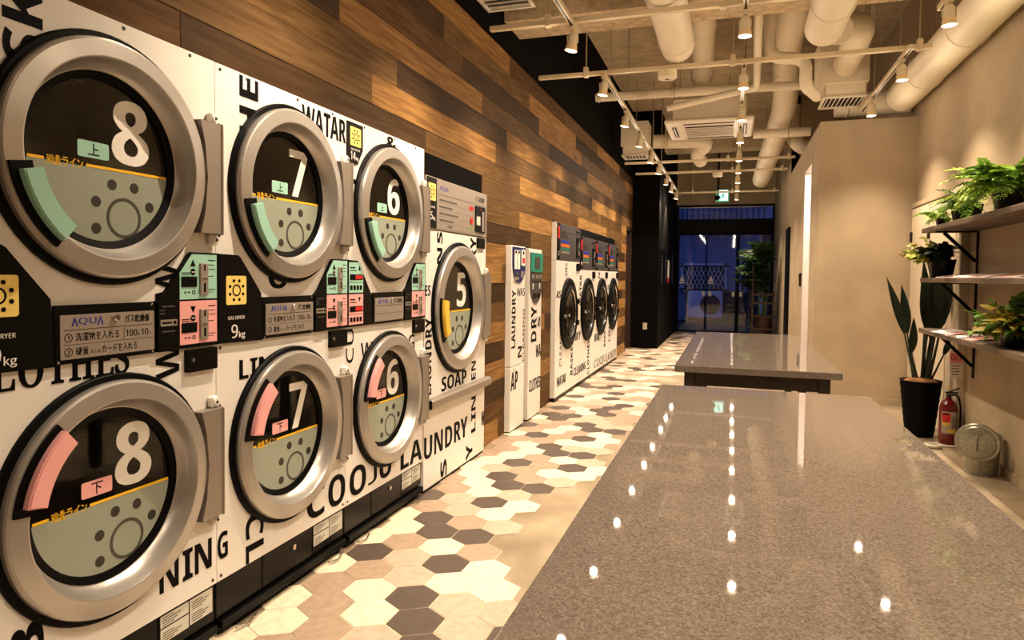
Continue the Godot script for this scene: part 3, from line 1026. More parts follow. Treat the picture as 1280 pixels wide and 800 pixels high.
func duct(called: String, label: String, category: String, pts: Array, r: float, bands: Array, bend := 0.25, group := "") -> Node3D:
	var t := thing(called, label, category, Vector3.ZERO, 0.0, group)
	var path := bent(pts, bend) if pts.size() > 2 else pts
	var st := mb()
	tube(st, path, r, 20)
	part(t, "pipe_body", st, M.duct_paint)
	for k in bands:
		# a raised band at fraction k of the first-to-last straight runs
		var i := int(k)
		var f: float = k - i
		var p: Vector3 = pts[i].lerp(pts[i + 1], f)
		var dir: Vector3 = (pts[i + 1] - pts[i]).normalized()
		st = mb()
		tube(st, [p - dir * 0.012, p - dir * 0.006, p + dir * 0.006, p + dir * 0.012], [r + 0.001, r + 0.008, r + 0.008, r + 0.001], 20, false)
		part(t, "joint_band", st, M.duct_paint)
		st = mb()
		tube(st, [p + dir * 0.014, p + dir * 0.019], r + 0.0012, 20, false)
		part(t, "sealing_line", st, M.seam_dark)
	return t


func rod(t: Node, x: float, y0: float, d: float, r := 0.006) -> void:
	var st := mb()
	tube(st, [V(x, y0, d), V(x, CEIL_Y, d)], r, 6)
	part(t, "hanger_rod", st, M.rod_paint)


func build_ceiling_services() -> void:
	var t: Node3D
	var st: SurfaceTool
	t = duct("round_duct", "short fat round duct with ring joints, over the hexagonal tiles", "duct", [V(-0.465, 3.18, 0.6), V(-0.465, 3.18, 5.76)], 0.135, [0.62, 0.78, 0.965])
	rod(t, -0.46, 3.28, 2.6)
	t = duct("round_duct", "fat round duct with ring joints feeding the elbow of the vent box", "duct", [V(0.625, 3.19, 0.6), V(0.625, 3.19, 5.68)], 0.14, [0.6, 0.9])
	rod(t, 0.62, 3.3, 2.8)
	t = duct("elbow_duct", "curved duct elbow entering the square vent box", "duct", [V(0.75, 3.24, 5.9), V(1.0, 3.42, 6.35), V(0.995, 3.33, 7.2)], 0.115, [1.55], 0.35)
	rod(t, 0.99, 3.45, 6.6)
	t = duct("round_duct", "high round duct behind the first fat duct, ending over the cassette air conditioner", "duct", [V(-0.30, 3.95, 6.4), V(-0.40, 3.72, 8.6)], 0.13, [0.4, 0.9])
	rod(t, -0.38, 3.8, 8.2)
	t = duct("round_duct", "long round duct bending down towards the entrance", "duct", [V(0.48, 3.95, 5.7), V(0.52, 3.80, 8.0), V(0.60, 3.50, 9.4), V(0.55, 3.30, 10.6), V(0.50, 3.18, 12.0), V(0.47, 3.10, 13.3)], 0.15, [1.3, 2.5, 3.6, 4.5], 0.3)
	rod(t, 0.56, 3.5, 10.2)
	rod(t, 0.5, 3.3, 12.2)
	t = duct("wall_duct", "fat duct running along the top of the beige wall over the shelves", "duct", [V(1.57, 3.10, 0.6), V(1.57, 3.10, 7.62)], 0.15, [0.5, 0.72, 0.88])
	rod(t, 1.57, 3.2, 4.0)
	rod(t, 1.57, 3.2, 6.6)
	t = duct("cross_duct", "stub of duct crossing above the boxed-in room's front wall", "duct", [V(1.0, 3.12, 7.92), V(1.70, 3.12, 7.92)], 0.125, [0.15])
	rod(t, 1.3, 3.22, 7.92)
	t = duct("cross_duct", "duct tee crossing behind the cassette air conditioner", "duct", [V(-1.20, 3.37, 10.66), V(-0.36, 3.34, 10.66), V(-0.58, 3.22, 11.05), V(-0.52, 3.17, 11.42)], 0.105, [0.25, 1.5], 0.2)
	rod(t, -0.9, 3.45, 10.66)
	t = duct("drain_pipe", "slim pipe crossing below the ceiling from the black wall", "pipe", [V(-1.58, 3.40, 8.0), V(0.20, 3.40, 8.05), V(0.80, 3.40, 8.1)], 0.05, [0.02, 0.5], 0.05)
	rod(t, -1.2, 3.44, 8.0)
	rod(t, 0.2, 3.44, 8.05)
	duct("water_pipe", "slim pipe running over the middle lamp track and turning aside", "pipe", [V(0.155, 3.47, 5.52), V(0.17, 3.40, 6.3), V(0.20, 3.25, 7.5), V(-0.10, 3.22, 7.55), V(-0.72, 3.16, 7.75)], 0.035, [], 0.12)
	t = duct("insulated_pipe", "lagged pipe with two square bends beside the vent box", "pipe", [V(0.29, 4.22, 6.9), V(0.29, 3.37, 6.9), V(0.62, 3.33, 6.9), V(0.61, 3.09, 6.92), V(0.76, 3.09, 7.35)], 0.055, [], 0.12)
	t = duct("cross_pipe", "pipe running from the cassette air conditioner to the boxed-in room", "pipe", [V(0.23, 3.20, 9.62), V(0.93, 3.20, 9.62)], 0.06, [0.6])
	rod(t, 0.7, 3.28, 9.62)
	t = duct("elbow_pipe", "duct elbow turning down over the boxed-in room", "pipe", [V(0.80, 3.85, 10.9), V(0.80, 3.28, 10.9), V(1.30, 3.12, 11.0)], 0.11, [], 0.25)
	# vent box on the right
	t = thing("vent_box", "square painted vent box with a small floor-facing grille", "vent", V(0.99, 3.05, 7.5))
	st = mb()
	box(st, Vector3(0, 0.36, 0), Vector3(0.44, 0.46, 0.5), 0.006)
	part(t, "casing", st, M.duct_paint)
	st = mb()
	box(st, Vector3(0.02, 0.075, 0.0), Vector3(0.36, 0.13, 0.42), 0.004)
	part(t, "neck", st, M.duct_paint)
	grille(t, Vector3(0.02, 0.0, 0.0), 0.40, 0.46, 9, true)
	st = mb()
	tube(st, [Vector3(0.18, 0.58, 0.2), Vector3(0.18, CEIL_Y - 3.05, 0.2)], 0.006, 6)
	part(t, "hanger_rod", st, M.rod_paint)
	# vent box on the wood side
	t = thing("vent_box", "square painted vent box hanging over the boarded wall near the black return", "vent", V(-1.41, 3.07, 10.28))
	st = mb()
	box(st, Vector3(0, 0.32, 0), Vector3(0.40, 0.36, 0.40), 0.006)
	part(t, "casing", st, M.duct_paint)
	st = mb()
	box(st, Vector3(0.0, 0.085, 0.0), Vector3(0.34, 0.13, 0.34), 0.004)
	part(t, "neck", st, M.duct_paint)
	grille(t, Vector3(0, 0.01, 0), 0.38, 0.38, 7, true)
	st = mb()
	tube(st, [Vector3(0, 0.5, 0), Vector3(0, CEIL_Y - 3.07, 0)], 0.008, 6)
	part(t, "hanger_rod", st, M.rod_paint)
	t = thing("vent_box", "wide slatted vent high in the corner over the stacked dryers", "vent", V(-1.56, 3.2, 4.35))
	st = mb()
	box(st, Vector3(0, 0.19, 0), Vector3(0.32, 0.34, 0.64), 0.006)
	part(t, "casing", st, M.duct_paint)
	grille(t, Vector3(0, 0.012, 0), 0.36, 0.74, 10, false)
	st = mb()
	tube(st, [Vector3(0, 0.35, 0), Vector3(0, CEIL_Y - 3.2, 0)], 0.008, 6)
	part(t, "hanger_rod", st, M.rod_paint)
	# cassette air conditioner
	t = thing("cassette_air_conditioner", "square white cassette air conditioner hung from the ceiling", "air conditioner", V(-0.30, 3.1, 8.78))
	st = mb()
	box(st, Vector3(0, 0.03, 0), Vector3(1.02, 0.055, 1.02), 0.02)
	part(t, "fascia", st, M.ac_white)
	st = mb()
	box(st, Vector3(0, 0.185, 0), Vector3(0.84, 0.25, 0.84), 0.01)
	part(t, "casing", st, M.duct_paint)
	st = mb()
	box(st, Vector3(0.0, -0.002, 0.0), Vector3(0.56, 0.014, 0.56), 0.004)
	part(t, "intake_panel", st, M.vent_dark)
	for k in 8:
		st = mb()
		box(st, Vector3(0, -0.008, -0.245 + 0.07 * k), Vector3(0.56, 0.012, 0.022), 0.003)
		part(t, "intake_slat", st, M.ac_white)
	for s in [[0.0, 0.41, 0.58, 0.05], [0.0, -0.41, 0.58, 0.05], [0.41, 0.0, 0.05, 0.58], [-0.41, 0.0, 0.05, 0.58]]:
		st = mb()
		box(st, Vector3(s[0], 0.001, s[1]), Vector3(s[2], 0.012, s[3]), 0.003)
		var slot := part(t, "air_slot", st, M.vent_dark)
		st = mb()
		box(st, Vector3(s[0], -0.006, s[1]), Vector3(s[2] * 0.96 if s[2] > 0.1 else 0.014, 0.008, s[3] * 0.96 if s[3] > 0.1 else 0.014), 0.002)
		part(slot, "flap", st, M.ac_white)
	for s in [[-0.4, -0.4], [0.4, -0.4], [-0.4, 0.4], [0.4, 0.4]]:
		st = mb()
		tube(st, [Vector3(s[0], 0.3, s[1]), Vector3(s[0], CEIL_Y - 3.1, s[1])], 0.006, 6)
		part(t, "hanger_rod", st, M.rod_paint)
	# rails hung across the room
	for r in [[4.55, -1.66, 1.40, "strut rail crossing the room under the concrete beam"], [5.78, -1.65, 1.37, "strut rail crossing the room and carrying the smoke alarm"], [10.45, -1.60, 0.82, "strut rail crossing behind the cassette air conditioner"], [11.55, -1.58, 0.80, "strut rail crossing past the end of the boarded wall"], [14.35, -1.22, 0.84, "strut rail crossing in front of the exit sign"]]:
		t = thing("strut_rail", "cream " + r[3], "rail")
		st = mb()
		rbox(st, r[1], r[2], 3.0, 3.034, r[0] - 0.02, r[0] + 0.02, 0.003)
		part(t, "channel", st, M.rail_paint)
		for x in [r[1] + 0.42, -0.15 + 0.06 * (int(r[0]) % 3), r[2] - 0.08]:
			st = mb()
			rbox(st, x - 0.02, x + 0.02, 2.99, 3.075, r[0] - 0.026, r[0] + 0.026, 0.004)
			part(t, "clamp", st, M.rail_paint)
			rod(t, x, 3.07, r[0], 0.007)
	# lamp tracks
	for r in [[-1.06, 0.6, 4.66, "lamp track over the stacked dryers"], [-1.06, 5.66, 14.4, "lamp track along the boarded wall and the washers"], [0.045, -1.6, 4.66, "lamp track over the first grey table"], [0.055, 5.66, 14.4, "lamp track down the middle past the cassette air conditioner"], [1.20, 2.0, 4.9, "lamp track over the shelves"], [1.205, 5.63, 7.6, "short lamp track ending before the boxed-in room"]]:
		t = thing("lamp_track", "cream " + r[3], "lamp track")
		st = mb()
		rbox(st, r[0] - 0.017, r[0] + 0.017, 2.965, 2.999, r[1], r[2], 0.002)
		part(t, "profile", st, M.rail_paint)
		st = mb()
		rbox(st, r[0] - 0.007, r[0] + 0.007, 2.9625, 2.9655, r[1] + 0.02, r[2] - 0.02)
		part(t, "slot", st, M.track_black)
		for d in [r[1] + 0.35, r[2] - 0.62]:
			rod(t, r[0], 2.998, d, 0.004)
	# spotlights
	for d in [2.27, 3.4, 4.53, 5.70, 6.94, 8.05, 9.21, 10.24, 11.46, 12.44, 13.54]:
		spot(-1.06, d, -11.0, {4.53: "cream spotlight at the end of the track over the stacked dryers", 5.70: "first cream spotlight past the strut rail with the smoke alarm, boarded-wall track"}.get(d, "cream spotlight on the track over the dryers, before its end" if d < 4.0 else "cream spotlight farther along the boarded-wall track"), "spotlights along the machine wall")
	for d in [-1.1, 0.03, 1.15, 2.27, 3.4, 4.56, 5.80, 6.96, 8.1, 9.35, 10.42, 11.5, 12.57, 13.92]:
		spot(0.045 if d < 5 else 0.055, d, 0.0, {4.56: "cream spotlight at the end of the track over the first table", 5.80: "first cream spotlight past the strut rail on the middle track", 6.96: "cream spotlight on the middle track, just before the cassette air conditioner", 8.1: "cream spotlight beside the near edge of the cassette air conditioner", 13.92: "last cream spotlight of the middle track, before the exit sign"}.get(d, "cream spotlight on the track over the first table, before its end" if d < 4.0 else "cream spotlight on the middle track beyond the cassette air conditioner"), "spotlights over the tables")
	for d in [2.3, 3.5, 4.70, 5.885, 7.08]:
		spot(1.20, d, 3.0, {4.70: "cream spotlight at the end of the track over the shelves", 5.885: "cream spotlight under the strut rail on the short track", 7.08: "cream spotlight at the end of the short track, by the boxed-in room"}.get(d, "cream spotlight on the track over the shelves, before its end"), "spotlights beside the shelf wall")
	# smoke alarms
	for s in [[-0.545, 2.995, 5.78, "round cream smoke alarm under the strut rail by the concrete beam"], [-0.26, 2.995, 11.55, "round cream smoke alarm near the exit sign"]]:
		t = thing("smoke_alarm", s[3], "smoke alarm", V(s[0], s[1], s[2]))
		st = mb()
		lathe(st, [Vector2(0.0, 0.0), Vector2(0.072, 0.0), Vector2(0.078, -0.006), Vector2(0.078, -0.062), Vector2(0.072, -0.068)], Transform3D(Basis(Vector3.RIGHT, -PI / 2), Vector3.ZERO), 28)
		part(t, "housing", st, M.spot_body)
		st = mb()
		lathe(st, [Vector2(0.072, -0.068), Vector2(0.05, -0.074), Vector2(0.0, -0.074)], Transform3D(Basis(Vector3.RIGHT, -PI / 2), Vector3.ZERO), 28)
		part(t, "grille_face", st, M.ac_white)
		st = mb()
		lathe(st, [Vector2(0.02, -0.0745), Vector2(0.016, -0.077), Vector2(0.0, -0.077)], Transform3D(Basis(Vector3.RIGHT, -PI / 2), Vector3.ZERO), 16)
		part(t, "sensor", st, M.seam_dark)
	# exit sign and camera
	t = thing("exit_sign", "lit green and white exit sign hanging before the entrance", "sign", V(-0.235, 3.10, 15.75))
	st = mb()
	box(st, Vector3(0, 0, -0.02), Vector3(0.28, 0.27, 0.04), 0.006)
	part(t, "case", st, M.ac_white)
	st = mb()
	box(st, Vector3(0, 0, 0.001), Vector3(0.262, 0.252, 0.004))
	part(t, "sign_face", st, M.sign_white)
	st = mb()
	prism(st, rect(-0.131, -0.075, -0.126, 0.126), 0.003, 0.005)
	prism(st, rect(-0.075, 0.131, -0.126, -0.105), 0.003, 0.005)
	prism(st, rect(0.112, 0.131, -0.105, 0.126), 0.003, 0.005)
	# the running figure
	prism(st, disc_poly(0.035, 0.075, 0.022, 12), 0.003, 0.005)
	prism(st, PackedVector2Array([Vector2(0.0, 0.05), Vector2(0.04, 0.045), Vector2(0.02, -0.01), Vector2(0.06, -0.05), Vector2(0.045, -0.06), Vector2(-0.005, -0.02), Vector2(-0.05, -0.075), Vector2(-0.065, -0.06), Vector2(-0.015, 0.0)]), 0.003, 0.005)
	part(t, "pictogram", st, M.sign_green)
	st = mb()
	tube(st, [Vector3(-0.08, 0.13, -0.02), Vector3(-0.08, CEIL_Y - 3.10, -0.02)], 0.012, 8)
	part(t, "hanger_rod", st, M.plate_dark)
	var sl := OmniLight3D.new()
	sl.name = "sign_light"
	sl.light_color = Color(0.6, 1.0, 0.85)
	sl.light_energy = 0.006
	sl.light_size = 0.1
	sl.omni_range = 10.0
	sl.omni_attenuation = 2.0
	sl.shadow_enabled = true
	sl.position = Vector3(0, 0, 0.15)
	t.add_child(sl)
	t = thing("security_camera", "small dark dome camera hanging beside the exit sign", "camera", V(-0.335, 3.02, 15.4))
	st = mb()
	tube(st, [Vector3(0, 0.04, 0), Vector3(0, CEIL_Y - 3.02, 0)], 0.012, 8)
	part(t, "hanger_rod", st, M.plate_dark)
	st = mb()
	lathe(st, [Vector2(0.0, -0.055), Vector2(0.03, -0.048), Vector2(0.05, -0.02), Vector2(0.055, 0.0), Vector2(0.055, 0.04), Vector2(0.0, 0.05)], Transform3D(Basis(Vector3.RIGHT, -PI / 2), Vector3.ZERO), 20, true)
	part(t, "dome", st, M.black_plastic)


func grille(t: Node, at: Vector3, w: float, l: float, n: int, along_z: bool) -> void:
	var st := mb()
	for s in [-1.0, 1.0]:
		box(st, at + Vector3(s * (w / 2 - 0.012), 0, 0), Vector3(0.024, 0.02, l), 0.003)
		box(st, at + Vector3(0, 0, s * (l / 2 - 0.012)), Vector3(w - 0.048, 0.02, 0.024), 0.003)
	part(t, "grille_frame", st, M.ac_white)
	st = mb()
	box(st, at + Vector3(0, 0.008, 0), Vector3(w - 0.05, 0.003, l - 0.05))
	part(t, "grille_back", st, M.vent_dark)
	for k in n:
		var f := (k + 0.5) / n - 0.5
		st = mb()
		box(st, at + (Vector3(f * (w - 0.05), 0, 0) if along_z else Vector3(0, 0, f * (l - 0.05))), Vector3(0.007, 0.012, l - 0.05) if along_z else Vector3(w - 0.05, 0.012, 0.012), 0.001)
		part(t, "slat", st, M.ac_white)


var spot_meshes := {}


func spot(x: float, d: float, tilt: float, label: String, group: String) -> void:
	var t := thing("spotlight", label, "spotlight", V(x, 2.963, d), 0.0, group)
	if spot_meshes.is_empty():
		var up := Transform3D(Basis(Vector3.RIGHT, -PI / 2), Vector3.ZERO)
		var st := mb()
		box(st, Vector3(0, -0.014, 0), Vector3(0.032, 0.028, 0.09), 0.004)
		spot_meshes["adapter"] = commit(st)
		st = mb()
		tube(st, [Vector3(0, -0.025, 0), Vector3(0, -0.055, 0)], 0.010, 8)
		box(st, Vector3(-0.036, -0.078, 0), Vector3(0.004, 0.05, 0.016))
		box(st, Vector3(0.036, -0.078, 0), Vector3(0.004, 0.05, 0.016))
		box(st, Vector3(0, -0.055, 0), Vector3(0.076, 0.004, 0.016))
		spot_meshes["bracket"] = commit(st)
		# the head's own frame: pivot at its middle, lens facing down
		st = mb()
		lathe(st, [Vector2(0.0, 0.062), Vector2(0.022, 0.060), Vector2(0.028, 0.052), Vector2(0.033, 0.03), Vector2(0.033, -0.02)], up, 20)
		spot_meshes["lamp_body"] = commit(st)
		st = mb()
		lathe(st, [Vector2(0.033, -0.02), Vector2(0.036, -0.022), Vector2(0.042, -0.060), Vector2(0.038, -0.062)], up, 20)
		spot_meshes["bezel"] = commit(st)
		st = mb()
		lathe(st, [Vector2(0.038, -0.0615), Vector2(0.0, -0.064)], up, 20)
		spot_meshes["lens"] = commit(st)
	share(t, "adapter", spot_meshes.adapter, M.rail_paint)
	share(t, "bracket", spot_meshes.bracket, M.spot_body)
	var head := Transform3D(Basis(Vector3.BACK, deg_to_rad(tilt)), Vector3(0, -0.096, 0))
	share(t, "lamp_body", spot_meshes.lamp_body, M.spot_body, head)
	share(t, "bezel", spot_meshes.bezel, M.spot_bezel, head)
	share(t, "lens", spot_meshes.lens, M.lamp_lens, head)
	var l := SpotLight3D.new()
	l.name = "lamp_light"
	l.light_color = LAMP_COLOR
	l.light_energy = LAMP_ENERGY
	l.light_size = 0.014
	l.spot_angle = 54.0
	l.spot_angle_attenuation = 1.0
	l.spot_range = 14.0
	l.spot_attenuation = 2.0
	l.shadow_enabled = true
	l.transform = head * Transform3D(Basis(Vector3.RIGHT, -PI / 2), Vector3(0, -0.070, 0))
	t.add_child(l)
	# the clear sides of the head also let light out all round
	var o := OmniLight3D.new()
	o.name = "lamp_spill"
	o.light_color = LAMP_COLOR
	o.light_energy = LAMP_SPILL
	o.light_size = 0.03
	o.omni_range = 12.0
	o.omni_attenuation = 2.0
	o.shadow_enabled = true
	o.position = head * Vector3(0, -0.105, 0)
	t.add_child(o)


func commit(st: SurfaceTool) -> ArrayMesh:
	st.generate_normals()
	return st.commit()


# ---------------------------------------------------------------- machines
# A machine's own frame: x runs along the wall into the room, y up, z out of its front.

func machine(called: String, label: String, category: String, uc: float, group := "") -> Node3D:
	return thing(called, label, category, V(FRONT_X, 0, uc), PI / 2, group)


func ring_poly(x: float, y: float, r0: float, r1: float, st: SurfaceTool, z0: float, z1: float, n := 28) -> void:
	lathe(st, [Vector2(r1, z0), Vector2(r1, z1), Vector2(r0, z1), Vector2(r0, z0)], Transform3D(Basis(), Vector3(x, y, 0)), n)


# white front with a round hole for the drum
func holed_panel(st: SurfaceTool, x0: float, x1: float, y0: float, y1: float, hx: float, hy: float, hr: float, z0: float, z1: float) -> void:
	flat(st)
	var n := 64
	var inner := []
	var outer := []
	for k in n:
		var a := TAU * k / n
		var dir := Vector2(cos(a), sin(a))
		inner.append(Vector2(hx, hy) + dir * hr)
		var tx: float = ((x1 if dir.x > 0 else x0) - hx) / dir.x if absf(dir.x) > 1e-5 else 1e9
		var ty: float = ((y1 if dir.y > 0 else y0) - hy) / dir.y if absf(dir.y) > 1e-5 else 1e9
		outer.append(Vector2(hx, hy) + dir * minf(tx, ty))
	for corner in [Vector2(x0, y0), Vector2(x1, y0), Vector2(x1, y1), Vector2(x0, y1)]:
		var best := 0
		for k in n:
			if outer[k].distance_to(corner) < outer[best].distance_to(corner):
				best = k
		outer[best] = corner
	for k in n:
		var k2 := (k + 1) % n
		var a: Vector2 = inner[k]
		var b: Vector2 = inner[k2]
		var c: Vector2 = outer[k2]
		var d: Vector2 = outer[k]
		quad(st, Vector3(b.x, b.y, z1), Vector3(a.x, a.y, z1), Vector3(d.x, d.y, z1), Vector3(c.x, c.y, z1))
		quad(st, Vector3(d.x, d.y, z1), Vector3(d.x, d.y, z0), Vector3(c.x, c.y, z0), Vector3(c.x, c.y, z1))


# open-fronted casing
func shell(st: SurfaceTool, x0: float, x1: float, y0: float, y1: float, z0: float, z1: float, t: float) -> void:
	var cx := (x0 + x1) / 2
	var cy := (y0 + y1) / 2
	var cz := (z0 + z1) / 2
	box(st, Vector3(cx, cy, z0 + t / 2), Vector3(x1 - x0, y1 - y0, t))
	box(st, Vector3(x0 + t / 2, cy, cz), Vector3(t, y1 - y0, z1 - z0))
	box(st, Vector3(x1 - t / 2, cy, cz), Vector3(t, y1 - y0, z1 - z0))
	box(st, Vector3(cx, y0 + t / 2, cz), Vector3(x1 - x0, t, z1 - z0))
	box(st, Vector3(cx, y1 - t / 2, cz), Vector3(x1 - x0, t, z1 - z0))


func sun_icon(st: SurfaceTool, x: float, y: float, r: float, z: float) -> void:
	ring_poly(x, y, r * 0.36, r * 0.46, st, z, z + 0.001, 20)
	for k in 8:
		var a := TAU * (k + 0.5) / 8
		prism(st, disc_poly(x + cos(a) * r * 0.78, y + sin(a) * r * 0.78, r * 0.13, 10), z, z + 0.001)


# a dryer door: gasket, silver ring, glass with its half frosted, number, handle and hinge
func dryer_door(m: Node3D, yc: float, k: float, number: String, upper: int, hinge_x: float) -> void:
	var d := node(m, "door", Vector3(0, yc, 0))
	var st := mb()
	lathe(st, [Vector2(0.350 * k, 0.0), Vector2(0.350 * k, 0.010), Vector2(0.346 * k, 0.015), Vector2(0.318 * k, 0.015)], Transform3D(), 72)
	part(d, "gasket", st, M.black_rubber)
	st = mb()
	lathe(st, [Vector2(0.331 * k, 0.012), Vector2(0.331 * k, 0.030), Vector2(0.328 * k, 0.036), Vector2(0.322 * k, 0.039), Vector2(0.280 * k, 0.045), Vector2(0.2765 * k, 0.044)], Transform3D(), 96)
	lathe(st, [Vector2(0.2765 * k, 0.044), Vector2(0.2745 * k, 0.040), Vector2(0.271 * k, 0.026), Vector2(0.265 * k, 0.010), Vector2(0.258 * k, -0.003), Vector2(0.2505 * k, -0.012)], Transform3D(), 96, true)
	lathe(st, [Vector2(0.2505 * k, -0.012), Vector2(0.247 * k, -0.013), Vector2(0.246 * k, -0.018)], Transform3D(), 96)
	part(d, "silver_ring", st, M.ring_silver)
	st = mb()
	lathe(st, [Vector2(0.250 * k, -0.014), Vector2(0.246 * k, -0.012), Vector2(0.226 * k, -0.020), Vector2(0.225 * k, -0.030), Vector2(0.250 * k, -0.034)], Transform3D(), 72)
	part(d, "inner_rim", st, M.black_rubber)
	st = mb()
	lathe(st, [Vector2(0.234 * k, -0.026), Vector2(0.0, -0.026)], Transform3D(), 64)
	part(d, "door_glass", st, M.door_glass)
	# punched drum behind the glass
	st = mb()
	lathe(st, [Vector2(0.300 * k, -0.045), Vector2(0.300 * k, -0.42), Vector2(0.0, -0.42)], Transform3D(), 48)
	part(d, "drum", st, M.drum)
	for q in 3:
		var a := deg_to_rad(100.0 + 120.0 * q)
		st = mb()
		FX = Transform3D(Basis(Vector3.BACK, a), Vector3.ZERO)
		prism(st, PackedVector2Array([Vector2(0.299 * k, -0.05), Vector2(0.22 * k, -0.012), Vector2(0.22 * k, 0.012), Vector2(0.299 * k, 0.05)]), -0.41, -0.06)
		FX = Transform3D()
		part(d, "drum_lifter", st, M.drum)
	# frosted lower half with the dryer mark
	var half := PackedVector2Array()
	var a0 := asin(-0.022 / 0.2255)
	for q in 41:
		var a := lerpf(PI - a0, TAU + a0, q / 40.0)
		half.append(Vector2(cos(a), sin(a)) * 0.2255 * k)
	plate(d, "frosted_panel", half, -0.0245, -0.0235, M.frosted)
	for q in [[0.027, -0.062], [0.103, -0.063], [0.158, -0.115], [-0.025, -0.115], [-0.025, -0.190]]:
		plate(d, "mark_dot", disc_poly(q[0] * k, q[1] * k, 0.0155 * k, 18), -0.0235, -0.0228, M.frosted_mark)
	st = mb()
	ring_poly(0.067 * k, -0.155 * k, 0.050 * k, 0.059 * k, st, -0.0235, -0.0226, 32)
	part(d, "mark_ring", st, M.frosted_ring)
	# fill line and its words
	st = mb()
	prism(st, rect(-0.220 * k, -0.176 * k, -0.022 * k, -0.014 * k), -0.024, -0.0226)
	prism(st, rect(-0.055 * k, 0.222 * k, -0.022 * k, -0.014 * k), -0.024, -0.0226)
	kanji(st, "適量ライン", -0.170 * k, -0.062 * k, -0.030 * k, -0.006 * k, -0.0232, 1.3)
	part(d, "fill_line", st, M.yellow_print)
	word(d, number, "sans", 0.028 * k, (0.158 if number != "7" else 0.150) * k, 0.002 * k, 0.190 * k, -0.024, M.white_print, 0, "number")
	if upper >= 0:
		plate(d, "badge", rect(-0.080 * k, 0.018 * k, 0.004 * k, 0.050 * k, 0.006), -0.0245, -0.0233, M.mint if upper else M.pink)
		brush(d, "上" if upper else "下", -0.052 * k, -0.010 * k, 0.010 * k, 0.044 * k, -0.0231, M.black_print, 1.3)
	# handle
	var hs := [193.0, 231.0] if upper == 1 else ([130.0, 169.0] if upper == 0 else [170.0, 207.0])
	st = mb()
	prism(st, sector(0.262 * k, 0.318 * k, hs[0] - (4.0 if upper == 1 else 1.0), hs[1] + (1.0 if upper == 1 else 4.0)), 0.040, 0.0485)
	part(d, "handle_recess", st, M.black_rubber)
	st = mb()
	var h0 := sector(0.250 * k, 0.301 * k, hs[0], hs[1], 16)
	prism(st, h0, 0.0485, 0.066)
	prism(st, sector(0.2535 * k, 0.2975 * k, hs[0] + 0.8, hs[1] - 0.8, 16), 0.066, 0.0695)
	part(d, "handle", st, M.mint if upper == 1 else (M.pink if upper == 0 else M.yellow_handle))
	# hinge plate and its white brackets
	st = mb()
	var hp := PackedVector2Array([Vector2(0.298 * k, -0.182 * k), Vector2(hinge_x, -0.182 * k), Vector2(hinge_x, 0.182 * k), Vector2(0.298 * k, 0.182 * k), Vector2(0.318 * k, 0.11 * k), Vector2(0.329 * k, 0.0), Vector2(0.318 * k, -0.11 * k)])
	prism(st, hp, 0.0, 0.044)
	part(d, "hinge_plate", st, M.hinge_grey)
	st = mb()
	box(st, Vector3(hinge_x - 0.004, 0, 0.030), Vector3(0.010, 0.37 * k, 0.036), 0.003)
	part(d, "hinge_edge", st, M.hinge_grey)
	for s in [-1.0, 1.0]:
		st = mb()
		box(st, Vector3(hinge_x - 0.016, s * 0.202 * k, 0.012), Vector3(0.034, 0.040, 0.024), 0.006)
		tube(st, [Vector3(hinge_x - 0.016, s * 0.202 * k, 0.02), Vector3(hinge_x - 0.016, s * 0.202 * k, 0.03)], 0.011, 10)
		var br := part(d, "hinge_bracket", st, M.white_steel)
		for q in [[-0.016, 0.0, 0.031], [0.002, -0.016 * s, 0.025]]:
			st = mb()
			lathe(st, [Vector2(0.005, -0.002), Vector2(0.005, 0.001), Vector2(0.0, 0.002)], Transform3D(Basis(), Vector3(hinge_x + q[0], s * 0.202 * k + q[1], q[2])), 8)
			part(br, "screw", st, M.dark_body)


